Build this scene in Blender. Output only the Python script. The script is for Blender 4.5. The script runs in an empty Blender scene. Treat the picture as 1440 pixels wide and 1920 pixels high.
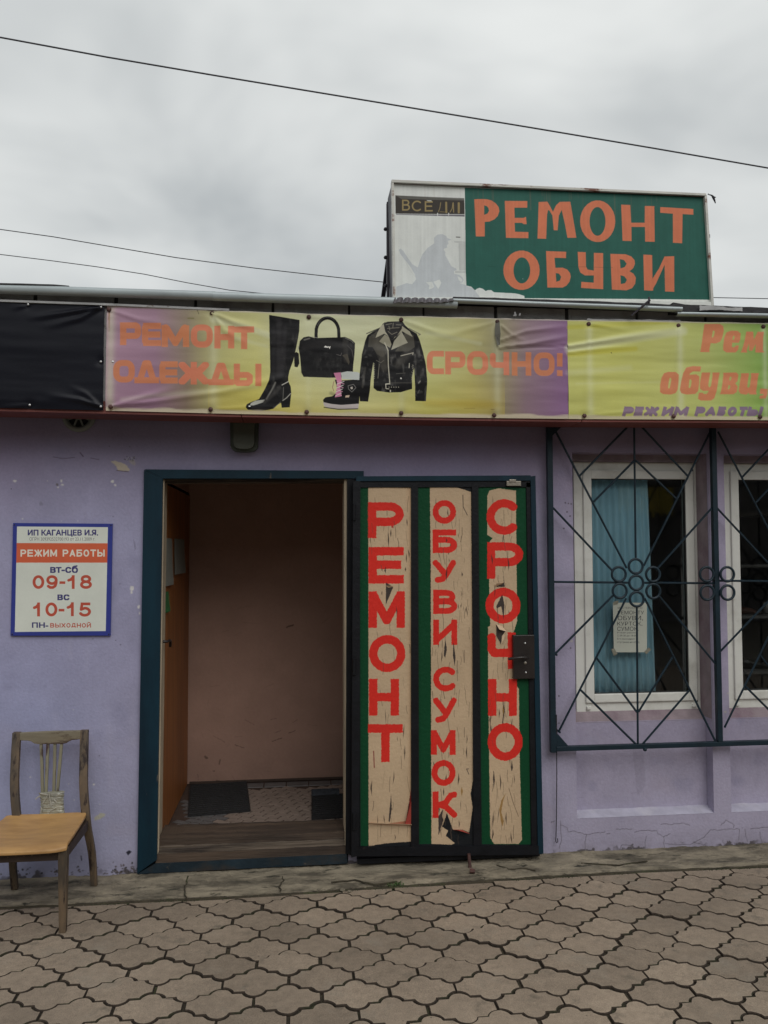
import bpy, bmesh, math, random
import numpy as np
from mathutils import Vector, Matrix
random.seed(7); RNG = np.random.default_rng(7)
SC = bpy.context.scene
COL = SC.collection
# ------------------------------------------------------------------ camera
YAW, PIT, ROL = math.radians(6.218), math.radians(2.6515), math.radians(-0.148)
CAM = np.array([0.0, -4.51, 1.76]); F = 1500.0
fw = np.array([math.sin(YAW)*math.cos(PIT), math.cos(YAW)*math.cos(PIT), math.sin(PIT)])
r0 = np.array([math.cos(YAW), -math.sin(YAW), 0.0]); u0 = np.cross(r0, fw)
rt = r0*math.cos(ROL)+u0*math.sin(ROL); up = -r0*math.sin(ROL)+u0*math.cos(ROL)
cd = bpy.data.cameras.new('camera'); cam = bpy.data.objects.new('camera', cd); COL.objects.link(cam)
cam.matrix_world = Matrix(((rt[0], up[0], -fw[0], CAM[0]), (rt[1], up[1], -fw[1], CAM[1]), (rt[2], up[2], -fw[2], CAM[2]), (0, 0, 0, 1)))
cd.sensor_fit = 'VERTICAL'; cd.sensor_height = 24.0; cd.lens = 24.0*F/1920.0
cd.clip_start = 0.05; cd.clip_end = 2000
SC.camera = cam
# ------------------------------------------------------------------ overcast sky, soft sun, exposure
w = bpy.data.worlds.new("World"); SC.world = w; w.use_nodes = True
nt = w.node_tree; nt.nodes.clear(); N = nt.nodes.new; LK = nt.links.new
out = N('ShaderNodeOutputWorld'); bg = N('ShaderNodeBackground'); bg.inputs[1].default_value = 0.1
sky = N('ShaderNodeTexSky'); sky.sky_type = 'NISHITA'; sky.sun_disc = False
sky.sun_elevation = math.radians(46); sky.sun_rotation = math.radians(160)
tc = N('ShaderNodeTexCoord'); mp = N('ShaderNodeMapping'); mp.inputs['Scale'].default_value = (1.0, 1.0, 2.0)
mp.inputs['Location'].default_value = (0.35, 0.2, 0.1)
LK(tc.outputs['Generated'], mp.inputs[0])
n1 = N('ShaderNodeTexNoise'); n1.inputs['Scale'].default_value = 2.3; n1.inputs['Detail'].default_value = 4; n1.inputs['Roughness'].default_value = 0.5
n1.inputs['Distortion'].default_value = 0.25
LK(mp.outputs[0], n1.inputs[0])
cr = N('ShaderNodeValToRGB'); cr.color_ramp.interpolation = 'B_SPLINE'
cr.color_ramp.elements[0].position = 0.36; cr.color_ramp.elements[0].color = (0.36, 0.385, 0.395, 1)
cr.color_ramp.elements[1].position = 0.66; cr.color_ramp.elements[1].color = (0.74, 0.755, 0.74, 1)
LK(n1.outputs[0], cr.inputs[0])
sx = N('ShaderNodeSeparateXYZ'); LK(tc.outputs['Generated'], sx.inputs[0])
mr = N('ShaderNodeMapRange'); mr.inputs['From Min'].default_value = 0.0; mr.inputs['From Max'].default_value = 1.0
mr.inputs['To Min'].default_value = 10.6; mr.inputs['To Max'].default_value = 13.2; LK(sx.outputs[2], mr.inputs[0])
vm = N('ShaderNodeVectorMath'); vm.operation = 'SCALE'; LK(cr.outputs[0], vm.inputs[0]); LK(mr.outputs[0], vm.inputs['Scale'])
mxs = N('ShaderNodeMix'); mxs.data_type = 'RGBA'; mxs.inputs[0].default_value = 0.94
LK(sky.outputs[0], mxs.inputs[6]); LK(vm.outputs[0], mxs.inputs[7]); LK(mxs.outputs[2], bg.inputs[0]); LK(bg.outputs[0], out.inputs[0])
sl = bpy.data.lights.new('sun', 'SUN'); sl.energy = 1.3; sl.angle = math.radians(45); sl.color = (1.0, 0.975, 0.94)
so = bpy.data.objects.new('sun', sl); COL.objects.link(so)
_se, _sa = math.radians(46), math.radians(160)   # sun stands in front of the shop, high, behind the camera
so.rotation_euler = Vector((math.sin(_sa)*math.cos(_se), math.cos(_sa)*math.cos(_se), math.sin(_se))).to_track_quat('Z', 'Y').to_euler()
vs = SC.view_settings; vs.view_transform = 'Standard'; vs.look = 'None'; vs.exposure = 0.0; vs.gamma = 1.0; vs.use_curve_mapping = False
try:
    SC.cycles.max_bounces = 7; SC.cycles.use_denoising = True
except Exception: pass

# ------------------------------------------------------------------ placing: a pixel of the photograph hits a real plane
def ray(px, py): return fw*F + rt*(px-720.0) - up*(py-960.0)
def at(px, py, Y=0.0):
    d = ray(px, py); return CAM + d*((Y-CAM[1])/d[1])
def atx(px, py, X):
    d = ray(px, py); return CAM + d*((X-CAM[0])/d[0])
def atz(px, py, Z=0.0):
    d = ray(px, py); return CAM + d*((Z-CAM[2])/d[2])
def X_(px, py, Y=0.0): return float(at(px, py, Y)[0])
def Z_(px, py, Y=0.0): return float(at(px, py, Y)[2])
# ------------------------------------------------------------------ object helpers
def ploc(p):
    v = Vector((0, 0, 0))
    while p is not None: v = v + p.location; p = p.parent
    return v
def tag(o, label=None, cat=None, group=None, kind=None):
    if label: o['label'] = label
    if cat: o['category'] = cat
    if group: o['group'] = group
    if kind: o['kind'] = kind
    return o
def empty(name, loc, label, cat, group=None, kind=None, parent=None):
    o = bpy.data.objects.new(name, None); COL.objects.link(o); o.location = loc; o.empty_display_size = .1
    if parent: o.parent = parent; o.location = Vector(loc)-ploc(parent)
    return tag(o, label, cat, group, kind)
def mobj(name, V, Fc, mat, parent=None, smooth=False, uv=None, label=None, cat=None, group=None, kind=None):
    me = bpy.data.meshes.new(name); me.from_pydata([tuple(map(float, v)) for v in V], [], [tuple(f) for f in Fc]); me.update()
    if smooth: me.polygons.foreach_set('use_smooth', [True]*len(me.polygons))
    if uv is not None:
        l = me.uv_layers.new(name='UVMap'); vi = np.empty(len(me.loops), dtype=np.int32); me.loops.foreach_get('vertex_index', vi)
        l.data.foreach_set('uv', np.asarray(uv, dtype=np.float32)[vi].ravel())
    if mat: me.materials.append(mat)
    o = bpy.data.objects.new(name, me); COL.objects.link(o)
    if parent: o.parent = parent; o.location = -ploc(parent)
    return tag(o, label, cat, group, kind)
class G:
    """collects shapes, builds one mesh"""
    def __init__(s): s.v = []; s.f = []
    def add(s, V, Fc):
        b = len(s.v); s.v += [tuple(v) for v in V]; s.f += [tuple(i+b for i in f) for f in Fc]; return s
    def box(s, x0, x1, y0, y1, z0, z1, bev=0.0):
        bm = bmesh.new(); bmesh.ops.create_cube(bm, size=1)
        for v in bm.verts: v.co = Vector(((x0+x1)/2+v.co.x*(x1-x0), (y0+y1)/2+v.co.y*(y1-y0), (z0+z1)/2+v.co.z*(z1-z0)))
        if bev > 0: bmesh.ops.bevel(bm, geom=bm.edges[:], offset=bev, segments=2, profile=.6, affect='EDGES')
        bm.verts.index_update(); s.add([v.co[:] for v in bm.verts], [[v.index for v in f.verts] for f in bm.faces]); bm.free(); return s
    def hexa(s, a, b):
        """two matching 4-loops a (front) and b (back)"""
        return s.add(list(a)+list(b), [(0, 1, 2, 3), (7, 6, 5, 4), (0, 4, 5, 1), (1, 5, 6, 2), (2, 6, 7, 3), (3, 7, 4, 0)])
    def prism(s, loop, y0, y1):
        """closed loop of (x,z), extruded in y from y0 (front) to y1"""
        n = len(loop); V = [(p[0], y0, p[1]) for p in loop]+[(p[0], y1, p[1]) for p in loop]
        return s.add(V, [tuple(range(n)), tuple(range(2*n-1, n-1, -1))]+[(i, i+n, (i+1) % n+n, (i+1) % n) for i in range(n)])
    def tube(s, pts, r, n=8, rad=None, caps=True, rot=0.0, sq=(1, 1)):
        P = [Vector(p) for p in pts]; m = len(P); V = []; Fc = []
        prev = None
        for i, p in enumerate(P):
            t = (P[min(i+1, m-1)]-P[max(i-1, 0)]).normalized()
            if prev is None:
                a = Vector((0, 1, 0)) if abs(t.y) < .9 else Vector((0, 0, 1)); prev = a.cross(t).normalized()
            prev = (prev - t*prev.dot(t)).normalized(); q = t.cross(prev)
            rr = rad[i] if rad is not None else r
            for k in range(n):
                a = 2*math.pi*k/n+rot; V.append(p+prev*(math.cos(a)*rr*sq[0])+q*(math.sin(a)*rr*sq[1]))
        for i in range(m-1):
            for k in range(n): Fc.append((i*n+k, i*n+(k+1) % n, (i+1)*n+(k+1) % n, (i+1)*n+k))
        if caps: Fc.append(tuple(range(n-1, -1, -1))); Fc.append(tuple((m-1)*n+k for k in range(n)))
        return s.add(V, Fc)
    def bar(s, p, q, w, h): return s.tube([p, q], 1, 4, rot=math.pi/4, sq=(w*.7071, h*.7071))
    def ring(s, c, R, r, n=28, m=8):
        V = []; Fc = []
        for i in range(n):
            a = 2*math.pi*i/n
            for k in range(m):
                b = 2*math.pi*k/m; V.append((c[0]+math.cos(a)*(R+r*math.cos(b)), c[1]+r*math.sin(b), c[2]+math.sin(a)*(R+r*math.cos(b))))
        for i in range(n):
            for k in range(m): Fc.append((i*m+k, ((i+1) % n)*m+k, ((i+1) % n)*m+(k+1) % m, i*m+(k+1) % m))
        return s.add(V, Fc)
    def dome(s, c, R, h, n=10):
        """screw head bulging towards -y"""
        V = []; Fc = []
        L = [(1.0, 0), (.92, .5), (.6, .87), (.0, 1.0)]
        for (a, b) in L[:3]:
            for k in range(n): t = 2*math.pi*k/n; V.append((c[0]+R*a*math.cos(t), c[1]-h*b, c[2]+R*a*math.sin(t)))
        V.append((c[0], c[1]-h, c[2]))
        for i in range(2):
            for k in range(n): Fc.append((i*n+k, i*n+(k+1) % n, (i+1)*n+(k+1) % n, (i+1)*n+k))
        for k in range(n): Fc.append((2*n+k, 2*n+(k+1) % n, 3*n))
        return s.add(V, Fc)
    def obj(s, name, mat, parent=None, smooth=False, **k): return mobj(name, s.v, s.f, mat, parent, smooth, **k)
def lin(c):
    c = c/255.0; return c/12.92 if c <= .04045 else ((c+.055)/1.055)**2.4
def L3(r, g, b, k=1.0): return (min(lin(r)/k, .9), min(lin(g)/k, .9), min(lin(b)/k, .9))
def srgb(a):
    a = np.clip(a, 0, 1); return np.where(a <= .0031308, a*12.92, 1.055*a**(1/2.4)-.055)
# ------------------------------------------------------------------ materials
def mat(name, col, rough=.7, var=.12, scale=8.0, bump=.15, bscale=60.0, metal=0.0, spec=.5, stretch=(1, 1, 1), col2=None, thr=(.5, .62), dirtscale=5.0, spots=None):
    m = bpy.data.materials.new(name); m.use_nodes = True; t = m.node_tree; P = t.nodes['Principled BSDF']; n = t.nodes.new; l = t.links.new
    c = n('ShaderNodeTexCoord'); mpn = n('ShaderNodeMapping'); mpn.inputs['Scale'].default_value = stretch; l(c.outputs['Object'], mpn.inputs[0])
    a = n('ShaderNodeTexNoise'); a.inputs['Scale'].default_value = scale; a.inputs['Detail'].default_value = 6; l(mpn.outputs[0], a.inputs[0])
    ra = n('ShaderNodeMapRange'); ra.inputs['From Min'].default_value = .3; ra.inputs['From Max'].default_value = .7; ra.inputs['To Min'].default_value = 1-var; ra.inputs['To Max'].default_value = 1+var; l(a.outputs[0], ra.inputs[0])
    vmu = n('ShaderNodeVectorMath'); vmu.operation = 'SCALE'; vmu.inputs[0].default_value = col[:3]; l(ra.outputs[0], vmu.inputs['Scale'])
    last = vmu.outputs[0]
    def over(last, c2, th, sc, seed):
        b = n('ShaderNodeTexNoise'); b.inputs['Scale'].default_value = sc; b.inputs['Detail'].default_value = 8; b.inputs['Roughness'].default_value = .65
        m2 = n('ShaderNodeMapping'); m2.inputs['Location'].default_value = (seed, seed*2, seed*3); m2.inputs['Scale'].default_value = stretch; l(c.outputs['Object'], m2.inputs[0]); l(m2.outputs[0], b.inputs[0])
        rb = n('ShaderNodeMapRange'); rb.inputs['From Min'].default_value = th[0]; rb.inputs['From Max'].default_value = th[1]; l(b.outputs[0], rb.inputs[0])
        mx = n('ShaderNodeMix'); mx.data_type = 'RGBA'; l(rb.outputs[0], mx.inputs[0]); l(last, mx.inputs[6]); mx.inputs[7].default_value = (*c2[:3], 1)
        return mx.outputs[2]
    if col2: last = over(last, col2, thr, dirtscale, 3.1)
    if spots: last = over(last, spots[0], spots[1], spots[2], 9.7)
    l(last, P.inputs['Base Color'])
    P.inputs['Roughness'].default_value = rough; P.inputs['Metallic'].default_value = metal; P.inputs['Specular IOR Level'].default_value = spec
    if bump:
        d = n('ShaderNodeTexNoise'); d.inputs['Scale'].default_value = bscale; d.inputs['Detail'].default_value = 5; l(mpn.outputs[0], d.inputs[0])
        bp = n('ShaderNodeBump'); bp.inputs['Strength'].default_value = bump; bp.inputs['Distance'].default_value = .01; l(d.outputs[0], bp.inputs['Height']); l(bp.outputs[0], P.inputs['Normal'])
    return m
def printed(name, img, rough=.6, spec=.2, grain=.06, gscale=90.0, bump=.08, bscale=140.0, smudge=.08):
    """flat print computed by this script, on real geometry"""
    m = bpy.data.materials.new(name); m.use_nodes = True; t = m.node_tree; P = t.nodes['Principled BSDF']; n = t.nodes.new; l = t.links.new
    c = n('ShaderNodeTexCoord'); i = n('ShaderNodeTexImage'); i.image = img; i.extension = 'EXTEND'; l(c.outputs['UV'], i.inputs[0])
    def nz(sc, v):
        a = n('ShaderNodeTexNoise'); a.inputs['Scale'].default_value = sc; a.inputs['Detail'].default_value = 5; l(c.outputs['Object'], a.inputs[0])
        ra = n('ShaderNodeMapRange'); ra.inputs['From Min'].default_value = .25; ra.inputs['From Max'].default_value = .75; ra.inputs['To Min'].default_value = 1-v; ra.inputs['To Max'].default_value = 1+v; l(a.outputs[0], ra.inputs[0]); return a, ra
    a, ra = nz(gscale, grain); b, rb = nz(4.0, smudge)
    mu = n('ShaderNodeMath'); mu.operation = 'MULTIPLY'; l(ra.outputs[0], mu.inputs[0]); l(rb.outputs[0], mu.inputs[1])
    vmu = n('ShaderNodeVectorMath'); vmu.operation = 'SCALE'; l(i.outputs[0], vmu.inputs[0]); l(mu.outputs[0], vmu.inputs['Scale']); l(vmu.outputs[0], P.inputs['Base Color'])
    P.inputs['Roughness'].default_value = rough; P.inputs['Specular IOR Level'].default_value = spec
    d = n('ShaderNodeTexNoise'); d.inputs['Scale'].default_value = bscale; d.inputs['Detail'].default_value = 4; l(c.outputs['Object'], d.inputs[0])
    bp = n('ShaderNodeBump'); bp.inputs['Strength'].default_value = bump; bp.inputs['Distance'].default_value = .01; l(d.outputs[0], bp.inputs['Height']); l(bp.outputs[0], P.inputs['Normal'])
    return m
# ------------------------------------------------------------------ print canvases (numpy, in metres on a wall-parallel plane)
def vnoise(H, W, cell, seed, octv=3, cx=None):
    r = np.random.default_rng(seed); o = np.zeros((H, W)); amp = 1.0; tot = 0
    cyy, cxx = cell, (cx or cell)
    for _ in range(octv):
        gh, gw = int(H/cyy)+3, int(W/cxx)+3; g = r.random((gh, gw))
        y = np.arange(H)/cyy; x = np.arange(W)/cxx; yi = y.astype(int); xi = x.astype(int); fy = y-yi; fx = x-xi
        fy = fy*fy*(3-2*fy); fx = fx*fx*(3-2*fx)
        a = g[yi][:, xi]; b = g[yi][:, xi+1]; c = g[yi+1][:, xi]; d = g[yi+1][:, xi+1]
        fx_ = fx[None, :]; fy_ = fy[:, None]
        o += amp*((a*(1-fx_)+b*fx_)*(1-fy_)+(c*(1-fx_)+d*fx_)*fy_); tot += amp; amp *= .5; cyy = max(cyy/2, 1.01); cxx = max(cxx/2, 1.01)
    return o/tot
class Canvas:
    """row 0 is the bottom. colours are real surface reflectances (linear)"""
    def __init__(s, Y, x0, x1, z0, z1, ppm, col):
        s.Y, s.x0, s.x1, s.z0, s.z1, s.k = Y, x0, x1, z0, z1, ppm
        s.W = int((x1-x0)*ppm); s.H = int((z1-z0)*ppm); s.a = np.ones((s.H, s.W, 3))*np.array(col[:3])
        s.wx = s.wy = None; s.pxs = ppm*.00303
    def c(s, p):
        w_ = at(p[0], p[1], s.Y); return ((w_[0]-s.x0)*s.k, (w_[2]-s.z0)*s.k)
    def uv(s, x, z): return ((x-s.x0)/(s.x1-s.x0), (z-s.z0)/(s.z1-s.z0))
    def put(s, m, col, alpha=1.0, win=None):
        y0, y1, x0, x1 = win or (0, s.H, 0, s.W)
        A = (m*alpha)[..., None]; col = np.array(col[:3]) if not isinstance(col, np.ndarray) else (col if col.ndim == 1 else col[y0:y1, x0:x1])
        s.a[y0:y1, x0:x1] = s.a[y0:y1, x0:x1]*(1-A)+col*A
    def edges(s, E, ss=3, signed=False):
        E = np.asarray(E, float); x0 = max(int(E[:, [0, 2]].min())-1, 0); x1 = min(int(E[:, [0, 2]].max())+2, s.W)
        y0 = max(int(E[:, [1, 3]].min())-1, 0); y1 = min(int(E[:, [1, 3]].max())+2, s.H)
        if x1 <= x0 or y1 <= y0: return None, None
        w_, h_ = (x1-x0)*ss, (y1-y0)*ss; cnt = np.zeros((h_, w_+1), np.int32)
        for ax, ay, bx, by in E:
            if ay == by: continue
            sg_ = 1
            if ay > by: ax, ay, bx, by = bx, by, ax, ay; sg_ = -1 if signed else 1
            r0_ = max(int(math.ceil((ay-y0)*ss-.5)), 0); r1_ = min(int(math.ceil((by-y0)*ss-.5)), h_)
            if r1_ <= r0_: continue
            rr = np.arange(r0_, r1_); yy = (rr+.5)/ss+y0; xi = ax+(bx-ax)*(yy-ay)/(by-ay)
            ci = np.clip(np.ceil((xi-x0)*ss-.5).astype(int), 0, w_); cnt[rr, ci] += sg_
        m = np.cumsum(cnt, 1)[:, :w_]; m = (m != 0).astype(float) if signed else (m % 2).astype(float)
        return m.reshape(y1-y0, ss, x1-x0, ss).mean((1, 3)), (y0, y1, x0, x1)
    def poly(s, loops, col, alpha=1.0, conv=True, rough=0.0):
        if not isinstance(loops[0][0], (tuple, list)): loops = [loops]
        E = []
        for lp in loops:
            q = [s.c(p) if conv else p for p in lp]
            if rough:
                qq = []
                for i in range(len(q)):
                    a, b = q[i], q[(i+1) % len(q)]; n_ = max(1, int(math.hypot(b[0]-a[0], b[1]-a[1])/(rough*3)))
                    for k in range(n_): t = k/n_; qq.append((a[0]+(b[0]-a[0])*t+random.uniform(-rough, rough), a[1]+(b[1]-a[1])*t+random.uniform(-rough, rough)))
                q = qq
            E += [(q[i][0], q[i][1], q[(i+1) % len(q)][0], q[(i+1) % len(q)][1]) for i in range(len(q))]
        m, win = s.edges(E)
        if m is not None: s.put(m, col, alpha, win)
    def strokes(s, segs, w_, rough=0.0, soft=.5):
        """segs: list of (kind, pts) in canvas coords; returns mask, window. kind 'r' round polyline, 'b' butt bar"""
        P = np.array([p for k, q in segs for p in q]); pad = w_+4
        x0 = max(int(P[:, 0].min()-pad), 0); x1 = min(int(P[:, 0].max()+pad), s.W); y0 = max(int(P[:, 1].min()-pad), 0); y1 = min(int(P[:, 1].max()+pad), s.H)
        if x1 <= x0 or y1 <= y0: return None, None
        yy, xx = np.mgrid[y0:y1, x0:x1]+.5
        if rough:
            c_ = max(2.5, rough*3); sd = int(x0*13+y0) % 9999
            xx = xx+(vnoise(y1-y0, x1-x0, c_, sd, 2)-.5)*2.6*rough; yy = yy+(vnoise(y1-y0, x1-x0, c_, sd+1, 2)-.5)*2.6*rough
        D = np.full(xx.shape, 1e9)
        for k, q in segs:
            for i in range(len(q)-1):
                a = np.array(q[i]); b = np.array(q[i+1]); d = b-a; L = np.hypot(*d)
                if L < 1e-6: continue
                d = d/L; sx_ = (xx-a[0])*d[0]+(yy-a[1])*d[1]; tx = -(xx-a[0])*d[1]+(yy-a[1])*d[0]
                if k == 'b': D = np.minimum(D, np.maximum(np.abs(tx)-w_/2, np.maximum(-sx_, sx_-L)))
                else: D = np.minimum(D, np.hypot(sx_-np.clip(sx_, 0, L), tx)-w_/2)
        return np.clip(soft-D, 0, 1) if soft == .5 else np.clip(.5-D/soft, 0, 1), (y0, y1, x0, x1)
    def line(s, pts, wpx, col, alpha=1.0, rough=0.0, soft=.5):
        m, win = s.strokes([('r', [s.c(p) for p in pts])], wpx*s.pxs, rough, soft)
        if m is not None: s.put(m, col, alpha, win)
    def glyph(s, ch, box, wpx, col, alpha=1.0, slant=0.0, rough=0.0, style='n', wy=None):
        x0, y0, x1, y1 = box; h = wpx/2.0; segs = []
        for kind, q in GL[ch]:
            o = []
            for (gx, gy) in q:
                X = x0+h+gx*(x1-x0-2*h); Yp = y1-h-gy*(y1-y0-2*h); X += slant*(y1-Yp); o.append(s.c((X, Yp)))
            if kind == 'b':   # square ends: run on by half a stroke
                o2 = []
                for i in range(len(o)-1):
                    a = np.array(o[i]); b = np.array(o[i+1]); d = (b-a)/max(np.hypot(*(b-a)), 1e-6); e = wpx*s.pxs/2
                    segs.append(('b', [tuple(a-d*e), tuple(b+d*e)]))
            else: segs.append((kind, o))
        m, win = s.strokes(segs, wpx*s.pxs, rough)
        if m is not None: s.put(m, col, alpha, win)
    def text(s, body, box, col, alpha=1.0, bold=0.0, slant=0.0, font=None):
        c_ = bpy.data.curves.new('t', 'FONT'); c_.body = body; c_.size = 50.0
        o = bpy.data.objects.new('t', c_); COL.objects.link(o)
        me = o.evaluated_get(bpy.context.evaluated_depsgraph_get()).to_mesh()
        V = np.array([v.co[:2] for v in me.vertices]); me.calc_loop_triangles(); Ed = []
        for t_ in me.loop_triangles:
            a, b, c3 = t_.vertices; cr2 = (V[b][0]-V[a][0])*(V[c3][1]-V[a][1])-(V[b][1]-V[a][1])*(V[c3][0]-V[a][0])
            if cr2 < 0: b, c3 = c3, b
            Ed += [(a, b), (b, c3), (c3, a)]
        bpy.data.objects.remove(o); bpy.data.curves.remove(c_)
        mn, mxx = V.min(0), V.max(0); x0, y0, x1, y1 = box
        def T(p):
            X = x0+(p[0]-mn[0])/(mxx[0]-mn[0])*(x1-x0); Yp = y1-(p[1]-mn[1])/(mxx[1]-mn[1])*(y1-y0); return s.c((X+slant*(y1-Yp), Yp))
        C_ = [T(v) for v in V]; m, win = s.edges([(*C_[a], *C_[b]) for a, b in Ed], signed=True)
        if m is None: return
        if bold:
            b = bold*s.pxs; M = m.copy()
            for k in range(8):
                dx, dy = b*math.cos(k*math.pi/4), b*math.sin(k*math.pi/4); ix, iy = int(round(dx)), int(round(dy)); M = np.maximum(M, np.roll(np.roll(m, ix, 1), iy, 0))
            m = M
        s.put(m, col, alpha, win)
    def image(s, name):
        im = bpy.data.images.new(name, s.W, s.H); im.colorspace_settings.name = 'sRGB'
        b = np.ones((s.H, s.W, 4), np.float32); b[..., :3] = srgb(s.a); im.pixels.foreach_set(b.ravel()); im.update(); im.pack(); return im
def arc(cx, cy, rx, ry, a0, a1, n=14): return [(cx+rx*math.cos(math.radians(a0+(a1-a0)*i/n)), cy+ry*math.sin(math.radians(a0+(a1-a0)*i/n))) for i in range(n+1)]
GL = {
 'Р': [('b', [(0, 0), (0, 1)]), ('r', [(0, 1)]+arc(.62, .72, .38, .28, 90, -90)+[(0, .44)])],
 'Е': [('b', [(0, 0), (0, 1)]), ('b', [(0, 1), (1, 1)]), ('b', [(0, .52), (.9, .52)]), ('b', [(0, 0), (1, 0)])],
 'М': [('b', [(0, 0), (0, 1)]), ('b', [(1, 0), (1, 1)]), ('r', [(.04, .98), (.5, .12), (.96, .98)])],
 'О': [('r', arc(.5, .5, .5, .5, 0, 360, 32))],
 'Н': [('b', [(0, 0), (0, 1)]), ('b', [(1, 0), (1, 1)]), ('b', [(0, .5), (1, .5)])],
 'Т': [('b', [(0, 1), (1, 1)]), ('b', [(.5, 0), (.5, .95)])],
 'Б': [('b', [(0, 0), (0, 1)]), ('b', [(0, 1), (.95, 1)]), ('r', [(0, .58)]+arc(.6, .29, .4, .29, 90, -90)+[(0, 0)])],
 'У': [('r', [(0, 1), (.52, .38)]), ('r', [(1, 1), (.55, .22), (.38, .05), (.12, .0)])],
 'В': [('b', [(0, 0), (0, 1)]), ('r', [(0, 1)]+arc(.55, .77, .35, .23, 90, -90)+[(0, .54)]), ('r', [(0, .52)]+arc(.6, .26, .4, .26, 90, -90)+[(0, 0)])],
 'И': [('b', [(0, 0), (0, 1)]), ('b', [(1, 0), (1, 1)]), ('r', [(.05, .1), (.95, .9)])],
 'С': [('r', arc(.52, .5, .52, .5, 48, 312, 24))],
 'К': [('b', [(0, 0), (0, 1)]), ('r', [(.05, .45), (.55, .6), (.8, .95), (1, 1)]), ('r', [(.25, .5), (.55, .4), (1, 0)])],
 'Ч': [('b', [(1, 0), (1, 1)]), ('r', [(0, .98), (0, .55), (.12, .42), (1, .42)])],
 'А': [('r', [(0, 0), (.5, 1), (1, 0)]), ('r', [(.25, .3), (.75, .3)])],
 'Ж': [('b', [(.5, 0), (.5, 1)]), ('r', [(0, 1), (.35, .5), (0, 0)]), ('r', [(1, 1), (.65, .5), (1, 0)]), ('r', [(.3, .5), (.7, .5)])],
 'Ы': [('b', [(0, 0), (0, 1)]), ('r', [(0, .55)]+arc(.42, .28, .25, .27, 90, -90)+[(0, 0)]), ('b', [(1, 0), (1, 1)])],
}
GL['Х'] = [('r', [(0, 0), (1, 1)]), ('r', [(0, 1), (1, 0)])]
GL['Д'] = [('r', [(.14, .12), (.3, 1), (.82, 1), (.82, .12)]), ('b', [(.02, .12), (.98, .12)]), ('b', [(0, 0), (0, .12)]), ('b', [(1, 0), (1, .12)])]
GL['Й'] = GL['И']+[('r', [(.25, 1.3), (.5, 1.2), (.75, 1.3)])]
GL['0'] = [('r', arc(.5, .5, .5, .5, 0, 360, 28))]
GL['1'] = [('b', [(.8, 0), (.8, 1)]), ('r', [(.8, .95), (.45, .72), (.15, .66)])]
GL['9'] = [('r', arc(.5, .68, .48, .32, 0, 360, 24)), ('r', [(.98, .7), (.97, .42), (.86, .14), (.6, 0), (.3, .0), (.08, .12)])]
GL['8'] = [('r', arc(.5, .76, .42, .24, 0, 360, 24)), ('r', arc(.5, .26, .5, .26, 0, 360, 24))]
GL['5'] = [('b', [(.15, 1), (.92, 1)]), ('r', [(.15, 1), (.05, .5), (.2, .54)]+arc(.45, .3, .55, .32, 90, -150, 14))]
GL['-'] = [('b', [(0, .5), (1, .5)])]
def rr(x0, y0, x1, y1, r, a=16):
    rx = r*(x1-x0); ry = r*(y1-y0); p = []
    for (cx, cy, s0) in ((x1-rx, y1-ry, 0), (x0+rx, y1-ry, 90), (x0+rx, y0+ry, 180), (x1-rx, y0+ry, 270)): p += arc(cx, cy, rx, ry, s0, s0+90, 5)
    return p+[p[0]]
GL['wР'] = [('b', [(0, 0), (0, .9)]), ('r', [(0.02, .9), (.05, 1)]+arc(.8, .8, .2, .2, 90, 0, 5)+arc(.8, .58, .2, .2, 0, -90, 5)+[(.1, .38)]), ('b', [(0, 1), (.7, 1)])]
GL['wЕ'] = [('r', [(0, .2), (0, .8)]), ('b', [(.1, 1), (1, 1)]), ('b', [(0, .5), (.95, .5)]), ('b', [(.1, 0), (1, 0)]), ('r', arc(.15, .85, .15, .15, 90, 180, 4)), ('r', arc(.15, .15, .15, .15, 180, 270, 4))]
GL['wМ'] = [('b', [(0, 0), (0, .95)]), ('b', [(1, 0), (1, .95)]), ('r', [(0.05, 1), (.5, .05), (.95, 1)]), ('r', [(.1, .95), (.5, 0.05), (.9, .95)])]
GL['wО'] = [('r', rr(0, 0, 1, 1, .36))]
GL['wН'] = GL['Н']; GL['wТ'] = GL['Т']
GL['wД'] = [('b', [(0, 0), (1, 0)]), ('r', [(.15, 0.05), (.42, 1), (.58, 1), (.85, .05)])]
GL['wЖ'] = [('b', [(.5, 0), (.5, 1)]), ('r', [(.02, 1), (.33, .5), (.02, 0)]), ('r', [(.98, 1), (.67, .5), (.98, 0)]), ('r', [(.3, .5), (.7, .5)]), ('r', [(.08, 1), (.4, .5), (.08, 0)]), ('r', [(.92, 1), (.6, .5), (.92, 0)])]
GL['wЫ'] = [('b', [(0, .1), (0, 1)]), ('r', [(0, .5), (.5, .5), (.6, .4), (.6, .1), (.5, 0), (.05, 0), (0, .1)]), ('b', [(1, 0), (1, 1)])]
GL['wС'] = [('r', [(.85, 1)]+arc(.3, .7, .3, .3, 90, 180, 5)+arc(.3, .3, .3, .3, 180, 270, 5)+[(.85, 0)]), ('b', [(.5, 1), (1, 1)]), ('b', [(.5, 0), (1, 0)])]
GL['wЧ'] = [('b', [(1, 0), (1, 1)]), ('r', [(0, .95), (0, .55), (.12, .42), (1, .42)])]
GL['w!'] = [('b', [(.5, .56), (.5, 1)]), ('b', [(.5, 0), (.5, .015)])]

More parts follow.
